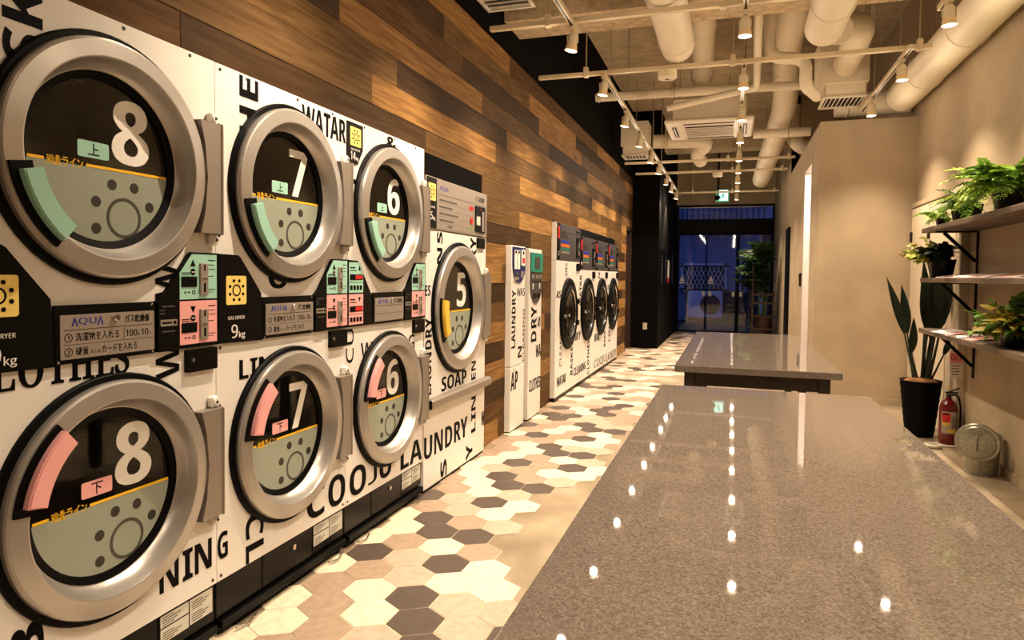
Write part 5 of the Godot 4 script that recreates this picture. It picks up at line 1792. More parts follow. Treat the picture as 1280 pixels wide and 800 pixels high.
func build_washers(K: Material) -> void:
	var labels := ["wide white washing machine with the taller grey control panel, next to the payment machine", "narrow white washer with a round black door, beside the wide washer", "narrow white washer with a round black door, second from the wooden door", "narrow white washer with a round black door, last one before the wooden door"]
	var spots := [[7.145, 1.098], [8.163, 0.918], [9.086, 0.918], [10.010, 0.918]]
	for i in 4:
		var c: float = spots[i][0]
		var w: float = spots[i][1]
		var m := machine("front_load_washer", labels[i], "washing machine", c, "front-load washers")
		var ct := 1.828 if i == 0 else 1.752
		var cb := 1.445 if i == 0 else 1.362
		var st := mb()
		shell(st, -w / 2 + 0.004, w / 2 - 0.004, 0.03, ct - 0.004, -0.64, -0.05, 0.01)
		part(m, "body", st, M.dark_body)
		st = mb()
		holed_panel(st, -w / 2, w / 2, 0.045, cb - 0.003, 0.0, 0.878, 0.33, -0.05, 0.0)
		part(m, "front", st, M.white_steel)
		st = mb()
		box(st, Vector3(0, 0.022, -0.03), Vector3(w - 0.004, 0.044, 0.06))
		part(m, "foot_rail", st, M.black_plastic)
		if i == 0:
			st = mb()
			box(st, Vector3(-w / 2 + 0.006, (ct + cb) / 2, -0.03), Vector3(0.012, ct - cb, 0.06))
			part(m, "side_panel", st, M.white_steel)
		# control panel
		var cp := node(m, "control_panel")
		var cy := (ct + cb) / 2
		var h := ct - cb
		st = mb()
		box(st, Vector3(0.005, cy, -0.014), Vector3(w - 0.014, h - 0.004, 0.036), 0.004)
		part(cp, "panel", st, M.panel_grey)
		var x0 := -w / 2 + 0.014
		plate(cp, "icon_strip", rect(x0, x0 + 0.115, cb + 0.006, ct - 0.006), 0.004, 0.007, M.black_plastic)
		plate(cp, "red_label", rect(x0 + 0.025, x0 + 0.09, ct - 0.165, ct - 0.04, 0.006), 0.007, 0.0085, M.red_print)
		word(cp, ["22", "16", "16", "16"][i], "thin", x0 + 0.03, x0 + 0.085, cb + 0.05, cb + 0.09, 0.007, M.white_print)
		var bx := x0 + 0.16
		for q in [[0.50, "blue_print"], [0.40, "orange_print"], [0.30, "teal_print"]]:
			plate(cp, "price_bar", rect(bx, bx + w * 0.34, cb + h * q[0] - 0.012, cb + h * q[0] + 0.020), 0.004, 0.006, M[q[1]])
		plate(cp, "price_bar", rect(bx, bx + w * 0.34, cb + h * 0.22 - 0.008, cb + h * 0.22 + 0.012), 0.004, 0.006, M.plate_silver)
		word(cp, "AQUA", "thin", bx, bx + 0.09, ct - 0.055, ct - 0.035, 0.004, M.blue_print)
		st = mb()
		kanji(st, "洗濯乾燥機", w / 2 - 0.22, w / 2 - 0.05, ct - 0.062, ct - 0.036, 0.0046, 1.5)
		prism(st, rect(bx - 0.02, w / 2 - 0.03, ct - 0.085, ct - 0.082), 0.004, 0.0046)
		for k in 3:
			prism(st, rect(bx, bx + w * 0.3 - 0.05 * k, cb + h * 0.62 + 0.022 * k, cb + h * 0.62 + 0.008 + 0.022 * k), 0.004, 0.0046)
		part(cp, "small_print", st, M.black_print)
		plate(cp, "coin_unit", rect(w / 2 - 0.21, w / 2 - 0.045, cb + h * 0.12, cb + h * 0.70, 0.004), 0.004, 0.010, M.black_plastic)
		plate(cp, "coin_slot_plate", rect(w / 2 - 0.10, w / 2 - 0.07, cb + h * 0.18, cb + h * 0.60), 0.010, 0.013, M.plate_silver)
		plate(cp, "coin_return", rect(w / 2 - 0.105, w / 2 - 0.065, cb + h * 0.34, cb + h * 0.40), 0.013, 0.018, M.chrome)
		plate(cp, "card_reader", rect(w / 2 - 0.19, w / 2 - 0.13, cb + h * 0.30, cb + h * 0.50, 0.003), 0.010, 0.014, M.dark_body)
		plate(m, "cash_box_door", rect(w / 2 - 0.17, w / 2 - 0.03, cb - 0.105, cb - 0.02, 0.006), 0.0, 0.014, M.black_plastic)
		# round door
		var d := node(m, "door", Vector3(0.0, 0.878, 0))
		st = mb()
		lathe(st, [Vector2(0.385, 0.0), Vector2(0.385, 0.014), Vector2(0.375, 0.026), Vector2(0.345, 0.034), Vector2(0.30, 0.036)], Transform3D(), 48)
		part(d, "outer_ring", st, M.black_rubber)
		st = mb()
		lathe(st, [Vector2(0.305, 0.034), Vector2(0.300, 0.046), Vector2(0.285, 0.050), Vector2(0.272, 0.042), Vector2(0.262, 0.026), Vector2(0.255, 0.0)], Transform3D(), 48, true)
		part(d, "inner_ring", st, M.black_plastic)
		st = mb()
		lathe(st, [Vector2(0.264, 0.030), Vector2(0.259, 0.032), Vector2(0.254, 0.026)], Transform3D(), 48)
		part(d, "chrome_rim", st, M.chrome)
		st = mb()
		lathe(st, [Vector2(0.256, 0.016), Vector2(0.20, 0.002), Vector2(0.12, -0.05), Vector2(0.0, -0.08)], Transform3D(), 40, true)
		part(d, "door_glass", st, M.door_glass)
		st = mb()
		lathe(st, [Vector2(0.29, -0.06), Vector2(0.29, -0.42), Vector2(0.0, -0.42)], Transform3D(), 40)
		part(d, "drum", st, M.drum)
		st = mb()
		box(st, Vector3(-0.30, -0.01, 0.052), Vector3(0.12, 0.034, 0.03), 0.008)
		tube(st, [Vector3(-0.24, -0.01, 0.05), Vector3(-0.20, -0.01, 0.062)], 0.012, 8)
		part(d, "handle", st, M.chrome)
		for s in [-1.0, 1.0]:
			st = mb()
			box(st, Vector3(0.372, s * 0.12, 0.022), Vector3(0.05, 0.06, 0.04), 0.006)
			part(d, "hinge", st, M.black_plastic)
	# lettering, machine by machine
	var ms := []
	for ch in get_children():
		if ch.name.begins_with("front_load_washer"):
			ms.append(ch)
	var put := [
		[0, "WATAR", "sans", 6.69, 7.08, 0.145, 0.24, 0], [0, "CLEANING", "thin", 6.79, 6.88, 0.34, 0.82, 1], [0, "BASKET", "sans", 7.30, 7.40, 0.18, 0.56, 1], [0, "INS", "thin", 6.99, 7.08, 1.29, 1.42, 1], [0, "AS", "sans", 6.62, 6.80, 1.06, 1.13, 0], [0, "CLE", "sans", 7.46, 7.685, 0.15, 0.24, 0], [0, "DR", "sans", 7.52, 7.685, 0.545, 0.64, 0],
		[1, "ANING", "sans", 7.71, 8.12, 0.15, 0.24, 0], [1, "Y", "sans", 7.71, 7.80, 0.545, 0.64, 0], [1, "WATAR", "sans", 7.715, 7.82, 0.94, 1.30, 1], [1, "CLOTHES", "sans", 8.22, 8.34, 0.06, 0.49, 1],
		[2, "WATAR", "sans", 8.65, 8.99, 0.43, 0.535, 0], [2, "BASK", "sans", 9.35, 9.46, 0.30, 0.52, 1], [2, "COOJU", "thin", 8.66, 9.52, 0.06, 0.19, 0], [2, "N", "sans", 8.86, 8.97, 1.26, 1.335, 1],
		[3, "LAUNDRY", "thin", 9.58, 10.44, 0.06, 0.18, 0], [3, "LIN", "sans", 9.72, 9.83, 0.34, 0.55, 1], [3, "OOP", "thin", 9.57, 9.78, 1.10, 1.17, 0],
	]
	for p in put:
		var c: float = spots[p[0]][0]
		word(ms[p[0]], p[1], p[2], p[3] - c, p[4] - c, p[5], p[6], 0.001, K, p[7])
	# dark strip over the three narrow ones
	var t := thing("top_cover", "long dark cover strip above the three narrow washers", "cover", V(FRONT_X, 1.754, 8.93), PI / 2)
	var st2 := mb()
	box(st2, Vector3(0, 0.041, -0.025), Vector3(2.44, 0.08, 0.045), 0.003)
	part(t, "strip", st2, M.black_plastic)
	st2 = mb()
	box(st2, Vector3(0, 0.082, -0.028), Vector3(2.44, 0.004, 0.05))
	part(t, "cap", st2, M.dark_body)


func build_tables() -> void:
	for i in 2:
		var d0: float = [0.74, 4.20][i]
		var d1: float = [3.415, 6.90][i]
		var dm := (d0 + d1) / 2
		var t := thing("folding_table", ["long grey speckled stone table running beside the shelves with plants", "grey speckled stone table standing between the first table and the entrance"][i], "table", V(0.145, 0, dm), 0.0, "grey folding tables")
		var L := d1 - d0
		var W := 0.93
		var st := mb()
		box(st, Vector3(0, 0.7295, 0), Vector3(W, 0.041, L), 0.0025)
		part(t, "table_top", st, M.table_quartz)
		st = mb()
		for s in [-1.0, 1.0]:
			box(st, Vector3(s * (W / 2 - 0.085), 0.665, 0), Vector3(0.022, 0.085, L - 0.20))
			box(st, Vector3(0, 0.665, s * (L / 2 - 0.085)), Vector3(W - 0.2, 0.085, 0.022))
		part(t, "apron", st, M.table_leg)
		for sx in [-1.0, 1.0]:
			for sz in [-1.0, 1.0]:
				st = mb()
				box(st, Vector3(sx * (W / 2 - 0.085), 0.354, sz * (L / 2 - 0.085)), Vector3(0.06, 0.708, 0.06), 0.004)
				part(t, "leg", st, M.table_leg)
		if i == 1:
			for sx in [-1.0, 1.0]:
				st = mb()
				box(st, Vector3(sx * (W / 2 - 0.085), 0.354, 0.0), Vector3(0.06, 0.708, 0.06), 0.004)
				part(t, "leg", st, M.table_leg)


# ---------------------------------------------------------------- plants and the right side

# a flat leaf blade along +z, folded on its midrib; length l, half width w
func blade(st: SurfaceTool, at: Transform3D, l: float, w: float, droop: float, n := 5, fold := 0.25) -> void:
	var keep := FX
	FX = FX * at
	round_group(st)
	var prev := []
	for i in n + 1:
		var f := float(i) / n
		var ww := w * sin(PI * pow(f, 0.75)) if i < n else 0.0
		if i == 0:
			ww = w * 0.12
		var c := Vector3(0, -droop * f * f * l, f * l)
		var cur := [c + Vector3(-ww, ww * fold, 0), c, c + Vector3(ww, ww * fold, 0)]
		if i > 0:
			quad(st, prev[0], prev[1], cur[1], cur[0])
			quad(st, prev[1], prev[2], cur[2], cur[1])
		prev = cur
	FX = keep


# fern frond along +z, rising then arching over; returns a shared mesh
func frond_mesh(l: float, pairs: int, leaf: float, droop: float, seed_: int, width := 0.26) -> ArrayMesh:
	var r := RandomNumberGenerator.new()
	r.seed = seed_
	var st := mb()
	var pts := []
	for i in 7:
		var f := i / 6.0
		pts.append(Vector3(0, l * (0.55 * f - droop * f * f), l * f * 0.85))
	tube(st, pts, [0.0022, 0.0020, 0.0018, 0.0016, 0.0013, 0.001, 0.0006], 4, false)
	for i in pairs:
		var f := 0.10 + 0.88 * i / pairs
		var k := f * 6.0
		var p: Vector3 = pts[int(k)].lerp(pts[mini(int(k) + 1, 6)], k - int(k))
		var size := leaf * (0.35 + 0.65 * sin(PI * minf(1.0, f * 0.8 + 0.2))) * r.randf_range(0.85, 1.15)
		for s in [-1.0, 1.0]:
			var b := Basis(Vector3.UP, s * r.randf_range(0.95, 1.25)) * Basis(Vector3.BACK, r.randf_range(-0.4, 0.4)) * Basis(Vector3.RIGHT, r.randf_range(-0.1, 0.35))
			blade(st, Transform3D(b, p), size, size * width, 0.25, 3, 0.15)
	return commit(st)


func fern(t: Node3D, at: Vector3, count: int, l: float, mats: Array, seed_: int, squash := 1.0, lean := Vector3.ZERO, droop := 0.62, leaf := 0.19) -> void:
	var r := RandomNumberGenerator.new()
	r.seed = seed_
	var meshes := []
	for k in 4:
		meshes.append(frond_mesh(l, 24, l * leaf, droop + 0.12 * k, seed_ * 10 + k, 0.16))
	for k in count:
		var yaw := TAU * k / count * 2.4 + r.randf_range(-0.3, 0.3)
		var b := Basis(Vector3.UP, yaw) * Basis(Vector3.RIGHT, r.randf_range(-0.75, 0.25))
		b = b.scaled(Vector3.ONE * r.randf_range(0.65, 1.1) * (0.5 if (b * Vector3.BACK).x > 0.25 else 1.0))
		var tr := Transform3D(b, at + Vector3(r.randf_range(-0.02, 0.02), 0, r.randf_range(-0.02, 0.02)))
		tr = Transform3D(Basis.from_scale(Vector3(squash, 1, 1)), Vector3.ZERO) * tr
		tr.origin += lean * r.randf()
		share(t, "frond", meshes[k % 4], mats[k % mats.size()], tr)


# bushy sprigs with broad leaves
func sprig_mesh(l: float, leaves: int, leaf: float, w: float, seed_: int) -> ArrayMesh:
	var r := RandomNumberGenerator.new()
	r.seed = seed_
	var st := mb()
	var pts := []
	for i in 6:
		var f := i / 5.0
		pts.append(Vector3(0, l * (0.6 * f - 0.5 * f * f), l * f * 0.85))
	tube(st, pts, [0.003, 0.0026, 0.0022, 0.0018, 0.0014, 0.001], 4, false)
	for i in leaves:
		var f := 0.15 + 0.85 * i / leaves
		var k := f * 5.0
		var p: Vector3 = pts[int(k)].lerp(pts[mini(int(k) + 1, 5)], k - int(k))
		var b := Basis(Vector3.UP, (1.0 if i % 2 else -1.0) * r.randf_range(0.3, 1.3)) * Basis(Vector3.RIGHT, r.randf_range(-0.5, 0.6)) * Basis(Vector3.BACK, r.randf_range(-0.6, 0.6))
		blade(st, Transform3D(b, p), leaf * r.randf_range(0.7, 1.2), w, 0.3, 4, 0.2)
	return commit(st)


func bush(t: Node3D, at: Vector3, count: int, l: float, leaf: float, w: float, mats: Array, seed_: int, bias := Vector3.ZERO) -> void:
	var r := RandomNumberGenerator.new()
	r.seed = seed_
	var meshes := []
	for k in 3:
		meshes.append(sprig_mesh(l, 11, leaf, w, seed_ * 7 + k))
	for k in count:
		var dir := (Vector3(r.randf_range(-1, 1), r.randf_range(0.0, 0.6), r.randf_range(-1, 1)).normalized() + bias)
		var yaw := atan2(dir.x, dir.z)
		var b := Basis(Vector3.UP, yaw) * Basis(Vector3.RIGHT, -asin(clampf(dir.normalized().y, -1, 1)) + 0.2)
		share(t, "sprig", meshes[k % 3], mats[k % mats.size()], Transform3D(b.scaled(Vector3.ONE * r.randf_range(0.65, 1.1) * (0.55 if dir.x > 0.35 else 1.0)), at))


func build_right_side() -> void:
	var st: SurfaceTool
	var t: Node3D
	# shelves with iron brackets
	var ys := [1.688, 1.300, 0.905]
	var names := ["wooden wall shelf holding the two bright ferns, topmost of three", "wooden wall shelf with flyers, middle of three", "wooden wall shelf with leaflets and a bushy plant, lowest of three"]
	for i in 3:
		t = thing("wall_shelf", names[i], "shelf", V(RIGHT_X, ys[i], 4.85), 0.0, "plant shelves")
		st = mb()
		box(st, Vector3(-0.162, -0.0175, 0), Vector3(0.32, 0.035, 2.5), 0.003)
		part(t, "board", st, M.shelf_wood)
		for z in [-1.02, 0.75]:
			var b := node(t, "bracket")
			st = mb()
			box(st, Vector3(-0.006, -0.195, z), Vector3(0.010, 0.315, 0.026), 0.001)
			part(b, "wall_plate", st, M.iron_black)
			st = mb()
			box(st, Vector3(-0.145, -0.040, z), Vector3(0.27, 0.008, 0.026))
			part(b, "arm", st, M.iron_black)
			st = mb()
			var p0 := Vector3(-0.225, -0.046, z)
			var p1 := Vector3(-0.014, -0.262, z)
			var dir := (p1 - p0).normalized()
			FX = Transform3D(Basis(Vector3.BACK, atan2(dir.y, dir.x)), (p0 + p1) / 2)
			box(st, Vector3.ZERO, Vector3(p0.distance_to(p1), 0.022, 0.026), 0.001)
			FX = Transform3D()
			part(b, "brace", st, M.iron_black)
	# fern in a black pot, topmost shelf
	t = thing("potted_fern", "small fern in a square black pot on the topmost shelf", "plant", V(1.56, 1.688, 5.53))
	st = mb()
	tapered_pot(st, 0.072, 0.092, 0.125)
	part(t, "pot", st, M.black_plastic)
	fern(t, Vector3(0, 0.115, 0), 40, 0.27, [M.leaf_fern, M.leaf_fern_dark, M.leaf_lime], 5)
	# trailing sprays of it over the far end of the shelf
	t = thing("trailing_fern", "light green fern trailing over the far end of the topmost shelf", "plant", V(1.50, 1.688, 5.86))
	st = mb()
	tapered_pot(st, 0.035, 0.045, 0.06)
	part(t, "pot", st, M.black_plastic)
	fern(t, Vector3(0, 0.05, 0), 26, 0.20, [M.leaf_lime, M.leaf_fern], 15, 1.0, Vector3(-0.03, 0, -0.05), 0.80)
	t = thing("potted_fern", "big bright green fern overflowing the topmost shelf", "plant", V(1.53, 1.688, 4.62))
	st = mb()
	tapered_pot(st, 0.075, 0.095, 0.13)
	part(t, "pot", st, M.black_plastic)
	fern(t, Vector3(0, 0.13, 0), 70, 0.36, [M.leaf_fern, M.leaf_lime, M.leaf_fern, M.leaf_fern_dark], 6, 1.0, Vector3.ZERO, 0.60)
	fern(t, Vector3(-0.08, 0.15, -0.02), 60, 0.30, [M.leaf_fern, M.leaf_lime, M.leaf_lime], 7, 1.0, Vector3(-0.05, 0, 0), 0.70)
	# middle shelf: bushy plant, flyers
	t = thing("bushy_plant", "pale and yellow-green bushy plant in a dark pot at the end of the middle shelf", "plant", V(1.52, 1.300, 5.93))
	st = mb()
	tapered_pot(st, 0.07, 0.09, 0.14)
	part(t, "pot", st, M.black_plastic)
	bush(t, Vector3(-0.05, 0.13, -0.02), 44, 0.23, 0.05, 0.017, [M.leaf_pale, M.leaf_lime, M.leaf_gold], 21, Vector3(-0.9, 0.0, -0.5))
	bush(t, Vector3(0.0, 0.13, 0.03), 40, 0.19, 0.075, 0.024, [M.leaf_dark], 22, Vector3(-0.1, 0.5, 0.3))
	for i in 7:
		t = flyer(["folded white flyer on the middle shelf", "pinkish flyer on the middle shelf"][i % 2], V(1.50 + rng.randf_range(-0.03, 0.04), 1.300, 5.62 - 0.21 * i), i % 2 == 1, "flyers on the middle shelf")
	# lowest shelf: leaflets, a plant
	for i in 4:
		t = flyer(["white leaflet lying on the lowest shelf", "pinkish leaflet lying on the lowest shelf"][i % 2], V(1.50 + rng.randf_range(-0.03, 0.03), 0.905, 5.55 - 0.20 * i), i % 2 == 1, "leaflets on the lowest shelf")
	t = thing("closed_book", "dark red closed book at the wall side of the lowest shelf", "book", V(1.66, 0.905, 5.62), 0.06)
	st = mb()
	box(st, Vector3(0, 0.011, 0), Vector3(0.14, 0.022, 0.20), 0.002)
	part(t, "cover", st, M.book_dark)
	st = mb()
	box(st, Vector3(-0.003, 0.011, 0), Vector3(0.138, 0.017, 0.196))
	part(t, "pages", st, M.paper_white)
	t = thing("bushy_plant", "green and golden leafy plant spilling off the lowest shelf", "plant", V(1.55, 0.905, 4.52))
	st = mb()
	tapered_pot(st, 0.07, 0.09, 0.12)
	part(t, "pot", st, M.black_plastic)
	bush(t, Vector3(0, 0.09, -0.08), 40, 0.24, 0.06, 0.020, [M.leaf_fern, M.leaf_fern, M.leaf_lime], 31, Vector3(-0.5, -0.1, -0.7))
	bush(t, Vector3(0, 0.10, 0.06), 40, 0.23, 0.08, 0.024, [M.leaf_gold, M.leaf_fern_dark, M.leaf_gold], 32, Vector3(-0.6, 0.0, 0.3))
	bush(t, Vector3(0, 0.10, 0.1), 20, 0.18, 0.07, 0.020, [M.leaf_fern_dark, M.leaf_dark], 33, Vector3(-0.3, 0.2, 0.2))
	# notice hanging by the door frame
	t = thing("hanging_notice", "pink and white paper notice hanging beside the shelf bracket", "notice", V(1.675, 0.73, 6.06))
	st = mb()
	box(st, Vector3(0, -0.045, 0.003), Vector3(0.085, 0.09, 0.002))
	part(t, "pink_sheet", st, M.paper_pink)
	st = mb()
	box(st, Vector3(0, -0.145, 0.003), Vector3(0.085, 0.11, 0.002))
	part(t, "white_sheet", st, M.paper_white)
	word(t, "OUT", "sans", -0.035, 0.035, -0.07, -0.02, 0.0041, M.red_print)
	st = mb()
	for k in 4:
		prism(st, rect(-0.03, 0.03 - 0.008 * (k % 2), -0.115 - 0.022 * k, -0.108 - 0.022 * k), 0.004, 0.0046)
	part(t, "small_print", st, M.small_print)
	# tall bird-of-paradise in a basket
	t = thing("potted_strelitzia", "tall dark paddle-leaved plant in a black woven basket by the cream door", "plant", V(1.50, 0.0, 6.32))
	st = mb()
	var weave := []
	for k in 15:
		var f := k / 14.0
		weave.append(Vector2(lerpf(0.105, 0.150, f) + 0.003 * (k % 2), 0.02 + 0.43 * f))
	lathe(st, [Vector2(0.0, 0.0), Vector2(0.10, 0.0)] + weave + [Vector2(0.158, 0.455), Vector2(0.150, 0.462), Vector2(0.138, 0.45), Vector2(0.135, 0.40)], Transform3D(Basis(Vector3.RIGHT, -PI / 2), Vector3.ZERO), 40)
	part(t, "basket", st, M.basket_black)
	st = mb()
	lathe(st, [Vector2(0.139, 0.440), Vector2(0.10, 0.468), Vector2(0.05, 0.482), Vector2(0.0, 0.484)], Transform3D(Basis(Vector3.RIGHT, -PI / 2), Vector3.ZERO), 24, true)
	part(t, "moss", st, M.moss)
	# [foot x, foot z, bend x, bend y, leaf top x, top y, top z, leaf length, half width]
	var lv := [
		[-0.05, 0.00, -0.10, 0.72, -0.27, 1.31, 0.03, 0.50, 0.036], [-0.04, 0.02, -0.10, 0.75, -0.15, 1.25, -0.02, 0.42, 0.040], [-0.02, 0.01, -0.08, 0.66, -0.07, 0.98, 0.05, 0.30, 0.034],
		[0.01, -0.01, 0.03, 0.82, 0.00, 1.46, 0.02, 0.58, 0.048], [0.03, 0.01, 0.07, 0.84, 0.10, 1.54, 0.0, 0.62, 0.050], [0.05, 0.02, 0.12, 0.86, 0.185, 1.42, 0.04, 0.52, 0.045], [0.02, -0.02, 0.05, 0.80, 0.06, 1.32, 0.08, 0.52, 0.048],
		[0.06, 0.01, 0.14, 0.64, 0.215, 0.86, 0.02, 0.20, 0.026], [0.0, 0.02, 0.0, 0.85, -0.02, 1.36, 0.10, 0.46, 0.042], [0.04, -0.03, 0.10, 0.9, 0.15, 1.58, -0.06, 0.5, 0.045],
		[0.03, 0.03, 0.08, 0.82, 0.13, 1.25, 0.06, 0.42, 0.045], [0.0, 0.0, 0.02, 0.80, 0.03, 1.22, 0.12, 0.40, 0.042], [0.05, 0.0, 0.13, 0.88, 0.17, 1.28, -0.02, 0.40, 0.042], [0.02, 0.02, 0.09, 0.9, 0.09, 1.45, 0.08, 0.48, 0.048],
	]
	for q in lv:
		var foot := Vector3(q[0], 0.44, q[1])
		var top := Vector3(q[4], q[5], q[6])
		var bend := Vector3(q[2], q[3], (q[1] + q[6]) / 2)
		var ln: float = q[7]
		var dir := (top - bend).normalized()
		var base := top - dir * ln
		st = mb()
		tube(st, [foot, foot.lerp(bend, 0.5) + Vector3(0, 0, 0.004), base], [0.011, 0.009, 0.006], 6)
		var lf := part(t, "stalk", st, M.stem)
		st = mb()
		var b := Basis.looking_at(-dir, Vector3(0.2, 0.1, 1.0))
		var face := Basis(b.x, b.y, b.z)
		blade(st, Transform3D(face, base), ln, q[8], 0.06, 9, 0.3)
		part(lf, "leaf", st, M.leaf_dark)
	# extinguisher
	t = thing("fire_extinguisher", "red fire extinguisher with a dark valve on a pale stand", "fire extinguisher", V(1.625, 0.0, 6.02))
	var up := Transform3D(Basis(Vector3.RIGHT, -PI / 2), Vector3.ZERO)
	st = mb()
	lathe(st, [Vector2(0.0, 0.012), Vector2(0.058, 0.012), Vector2(0.062, 0.03), Vector2(0.062, 0.29), Vector2(0.055, 0.325), Vector2(0.035, 0.35), Vector2(0.020, 0.36), Vector2(0.018, 0.375), Vector2(0.0, 0.375)], up, 32)
	part(t, "cylinder", st, M.extinguisher_red)
	st = mb()
	lathe(st, [Vector2(0.0, 0.0), Vector2(0.085, 0.0), Vector2(0.09, 0.008), Vector2(0.07, 0.014), Vector2(0.0, 0.014)], up, 24)
	part(t, "stand", st, M.saucer)
	st = mb()
	tube(st, [Vector3(0, 0.375, 0), Vector3(0, 0.40, 0)], 0.017, 12)
	box(st, Vector3(0.018, 0.412, 0.0), Vector3(0.085, 0.014, 0.022), 0.003)
	FX = Transform3D(Basis(Vector3.BACK, 0.45), Vector3(0.03, 0.432, 0))
	box(st, Vector3.ZERO, Vector3(0.085, 0.010, 0.020), 0.003)
	FX = Transform3D()
	part(t, "valve", st, M.plate_dark)
	st = mb()
	tube(st, [Vector3(0.0, 0.43, 0.0), Vector3(0.0, 0.465, 0.0)], 0.006, 8)
	part(t, "safety_pin", st, M.yellow_plastic)
	st = mb()
	tube(st, bent([Vector3(0.01, 0.395, 0), Vector3(0.06, 0.395, 0.01), Vector3(0.078, 0.30, 0.012), Vector3(0.078, 0.10, 0.012)], 0.03), 0.007, 8)
	part(t, "hose", st, M.black_rubber)
	st = mb()
	lathe(st, [Vector2(0.0628, 0.10), Vector2(0.0628, 0.27)], up, 24, true, -2.6, -0.5)
	var lab := part(t, "label", st, M.plate_silver)
	st = mb()
	lathe(st, [Vector2(0.0634, 0.11), Vector2(0.0634, 0.135)], up, 12, true, -1.9, -0.9)
	lathe(st, [Vector2(0.0634, 0.165), Vector2(0.0634, 0.185)], up, 12, true, -2.5, -1.6)
	part(lab, "yellow_band", st, M.yellow_plastic)
	st = mb()
	lathe(st, [Vector2(0.0634, 0.19), Vector2(0.0634, 0.262)], up, 12, true, -2.5, -1.6)
	part(lab, "red_field", st, M.red_print)
	st = mb()
	lathe(st, [Vector2(0.0636, 0.245), Vector2(0.0636, 0.258)], up, 12, true, -2.45, -1.8)
	for k in 5:
		lathe(st, [Vector2(0.0636, 0.15 + 0.018 * k), Vector2(0.0636, 0.156 + 0.018 * k)], up, 8, true, -1.4, -0.65)
	part(lab, "small_print", st, M.black_print)
	# white tube-like slippers of cable by its foot
	t = thing("coiled_hose", "short pale coiled hose lying at the foot of the extinguisher", "hose", V(1.50, 0.0, 5.90))
	st = mb()
	var cp := []
	for k in 15:
		var a := 0.6 + 4.6 * k / 14.0
		cp.append(Vector3(cos(a) * 0.055, 0.016, sin(a) * 0.045))
	tube(st, cp, 0.015, 8)
	part(t, "tube", st, M.saucer)
	# galvanised bin with its lid leaning against it
	t = thing("galvanised_bin", "small ribbed galvanised metal bin against the beige wall", "bin", V(1.605, 0.0, 5.22))
	st = mb()
	var n := 48
	var rows := [[0.092, 0.0], [0.092, 0.014], [0.094, 0.02], [0.104, 0.215], [0.106, 0.22], [0.110, 0.228], [0.112, 0.26], [0.116, 0.266], [0.112, 0.272], [0.106, 0.268], [0.098, 0.05]]
	for i in rows.size() - 1:
		round_group(st)
		for k in n:
			var q := []
			for c in [[i, k], [i, (k + 1) % n], [i + 1, (k + 1) % n], [i + 1, k]]:
				var a: float = TAU * c[1] / n
				var rr: float = rows[c[0]][0] + (0.0035 if c[1] % 3 == 0 and c[0] in [2, 3] else 0.0)
				q.append(Vector3(cos(a) * rr, rows[c[0]][1], -sin(a) * rr))
			quad(st, q[0], q[1], q[2], q[3])
	part(t, "drum", st, M.galvanised)
	st = mb()
	lathe(st, [Vector2(0.0, 0.03), Vector2(0.095, 0.03)], up, 24)
	part(t, "base_plate", st, M.galvanised)
	for s in [-1.0, 1.0]:
		st = mb()
		tube(st, bent([Vector3(-0.03, 0.235, s * 0.112), Vector3(-0.03, 0.20, s * 0.130), Vector3(0.03, 0.20, s * 0.130), Vector3(0.03, 0.235, s * 0.112)], 0.015, 4), 0.004, 6)
		part(t, "handle", st, M.galvanised)
	t = thing("bin_lid", "round galvanised lid with a strap handle leaning on the metal bin", "lid", V(1.535, 0.235, 5.065), -0.42)
	st = mb()
	var ld := Transform3D(Basis(Vector3.RIGHT, 0.10), Vector3.ZERO)
	lathe(st, [Vector2(0.124, -0.018), Vector2(0.126, 0.0), Vector2(0.120, 0.006), Vector2(0.108, 0.004), Vector2(0.100, 0.012), Vector2(0.05, 0.022), Vector2(0.0, 0.026)], ld, 48)
	part(t, "dome", st, M.galvanised)
	for k in 16:
		var a := TAU * k / 16
		st = mb()
		FX = ld * Transform3D(Basis(Vector3.BACK, a), Vector3.ZERO)
		tube(st, [Vector3(0.035, 0, 0.0235), Vector3(0.095, 0, 0.0125)], 0.0028, 5)
		FX = Transform3D()
		part(t, "pressed_rib", st, M.galvanised)
	st = mb()
	FX = ld
	tube(st, bent([Vector3(0, 0.045, 0.022), Vector3(0, 0.035, 0.048), Vector3(0, -0.035, 0.048), Vector3(0, -0.045, 0.022)], 0.02, 4), 0.007, 8)
	FX = Transform3D()
	part(t, "strap_handle", st, M.galvanised)


func tapered_pot(st: SurfaceTool, b: float, r: float, h: float) -> void:
	lathe(st, [Vector2(0.0, 0.0), Vector2(b * 1.2, 0.0), Vector2(r * 1.25, h), Vector2(r * 1.15, h), Vector2(r * 1.1, h - 0.015), Vector2(0.0, h - 0.012)], Transform3D(Basis(Vector3.RIGHT, -PI / 2) * Basis(Vector3.BACK, PI / 4), Vector3.ZERO), 4)


func flyer(label: String, at: Vector3, pink: bool, group: String) -> Node3D:
	var t := thing("flyer", label, "flyer", at, rng.randf_range(-0.25, 0.25), group)
	var st := mb()
	box(st, Vector3(0, 0.0025, 0), Vector3(0.148, 0.005, 0.19))
	part(t, "sheets", st, M.paper_white)
	st = mb()
	FX = Transform3D(Basis(Vector3.BACK, 0.16), Vector3(-0.072, 0.006, 0))
	box(st, Vector3(0.07, 0.0, 0.0), Vector3(0.14, 0.001, 0.188))
	FX = Transform3D()
	part(t, "top_page", st, M.paper_pink if pink else M.paper_white)
	return t


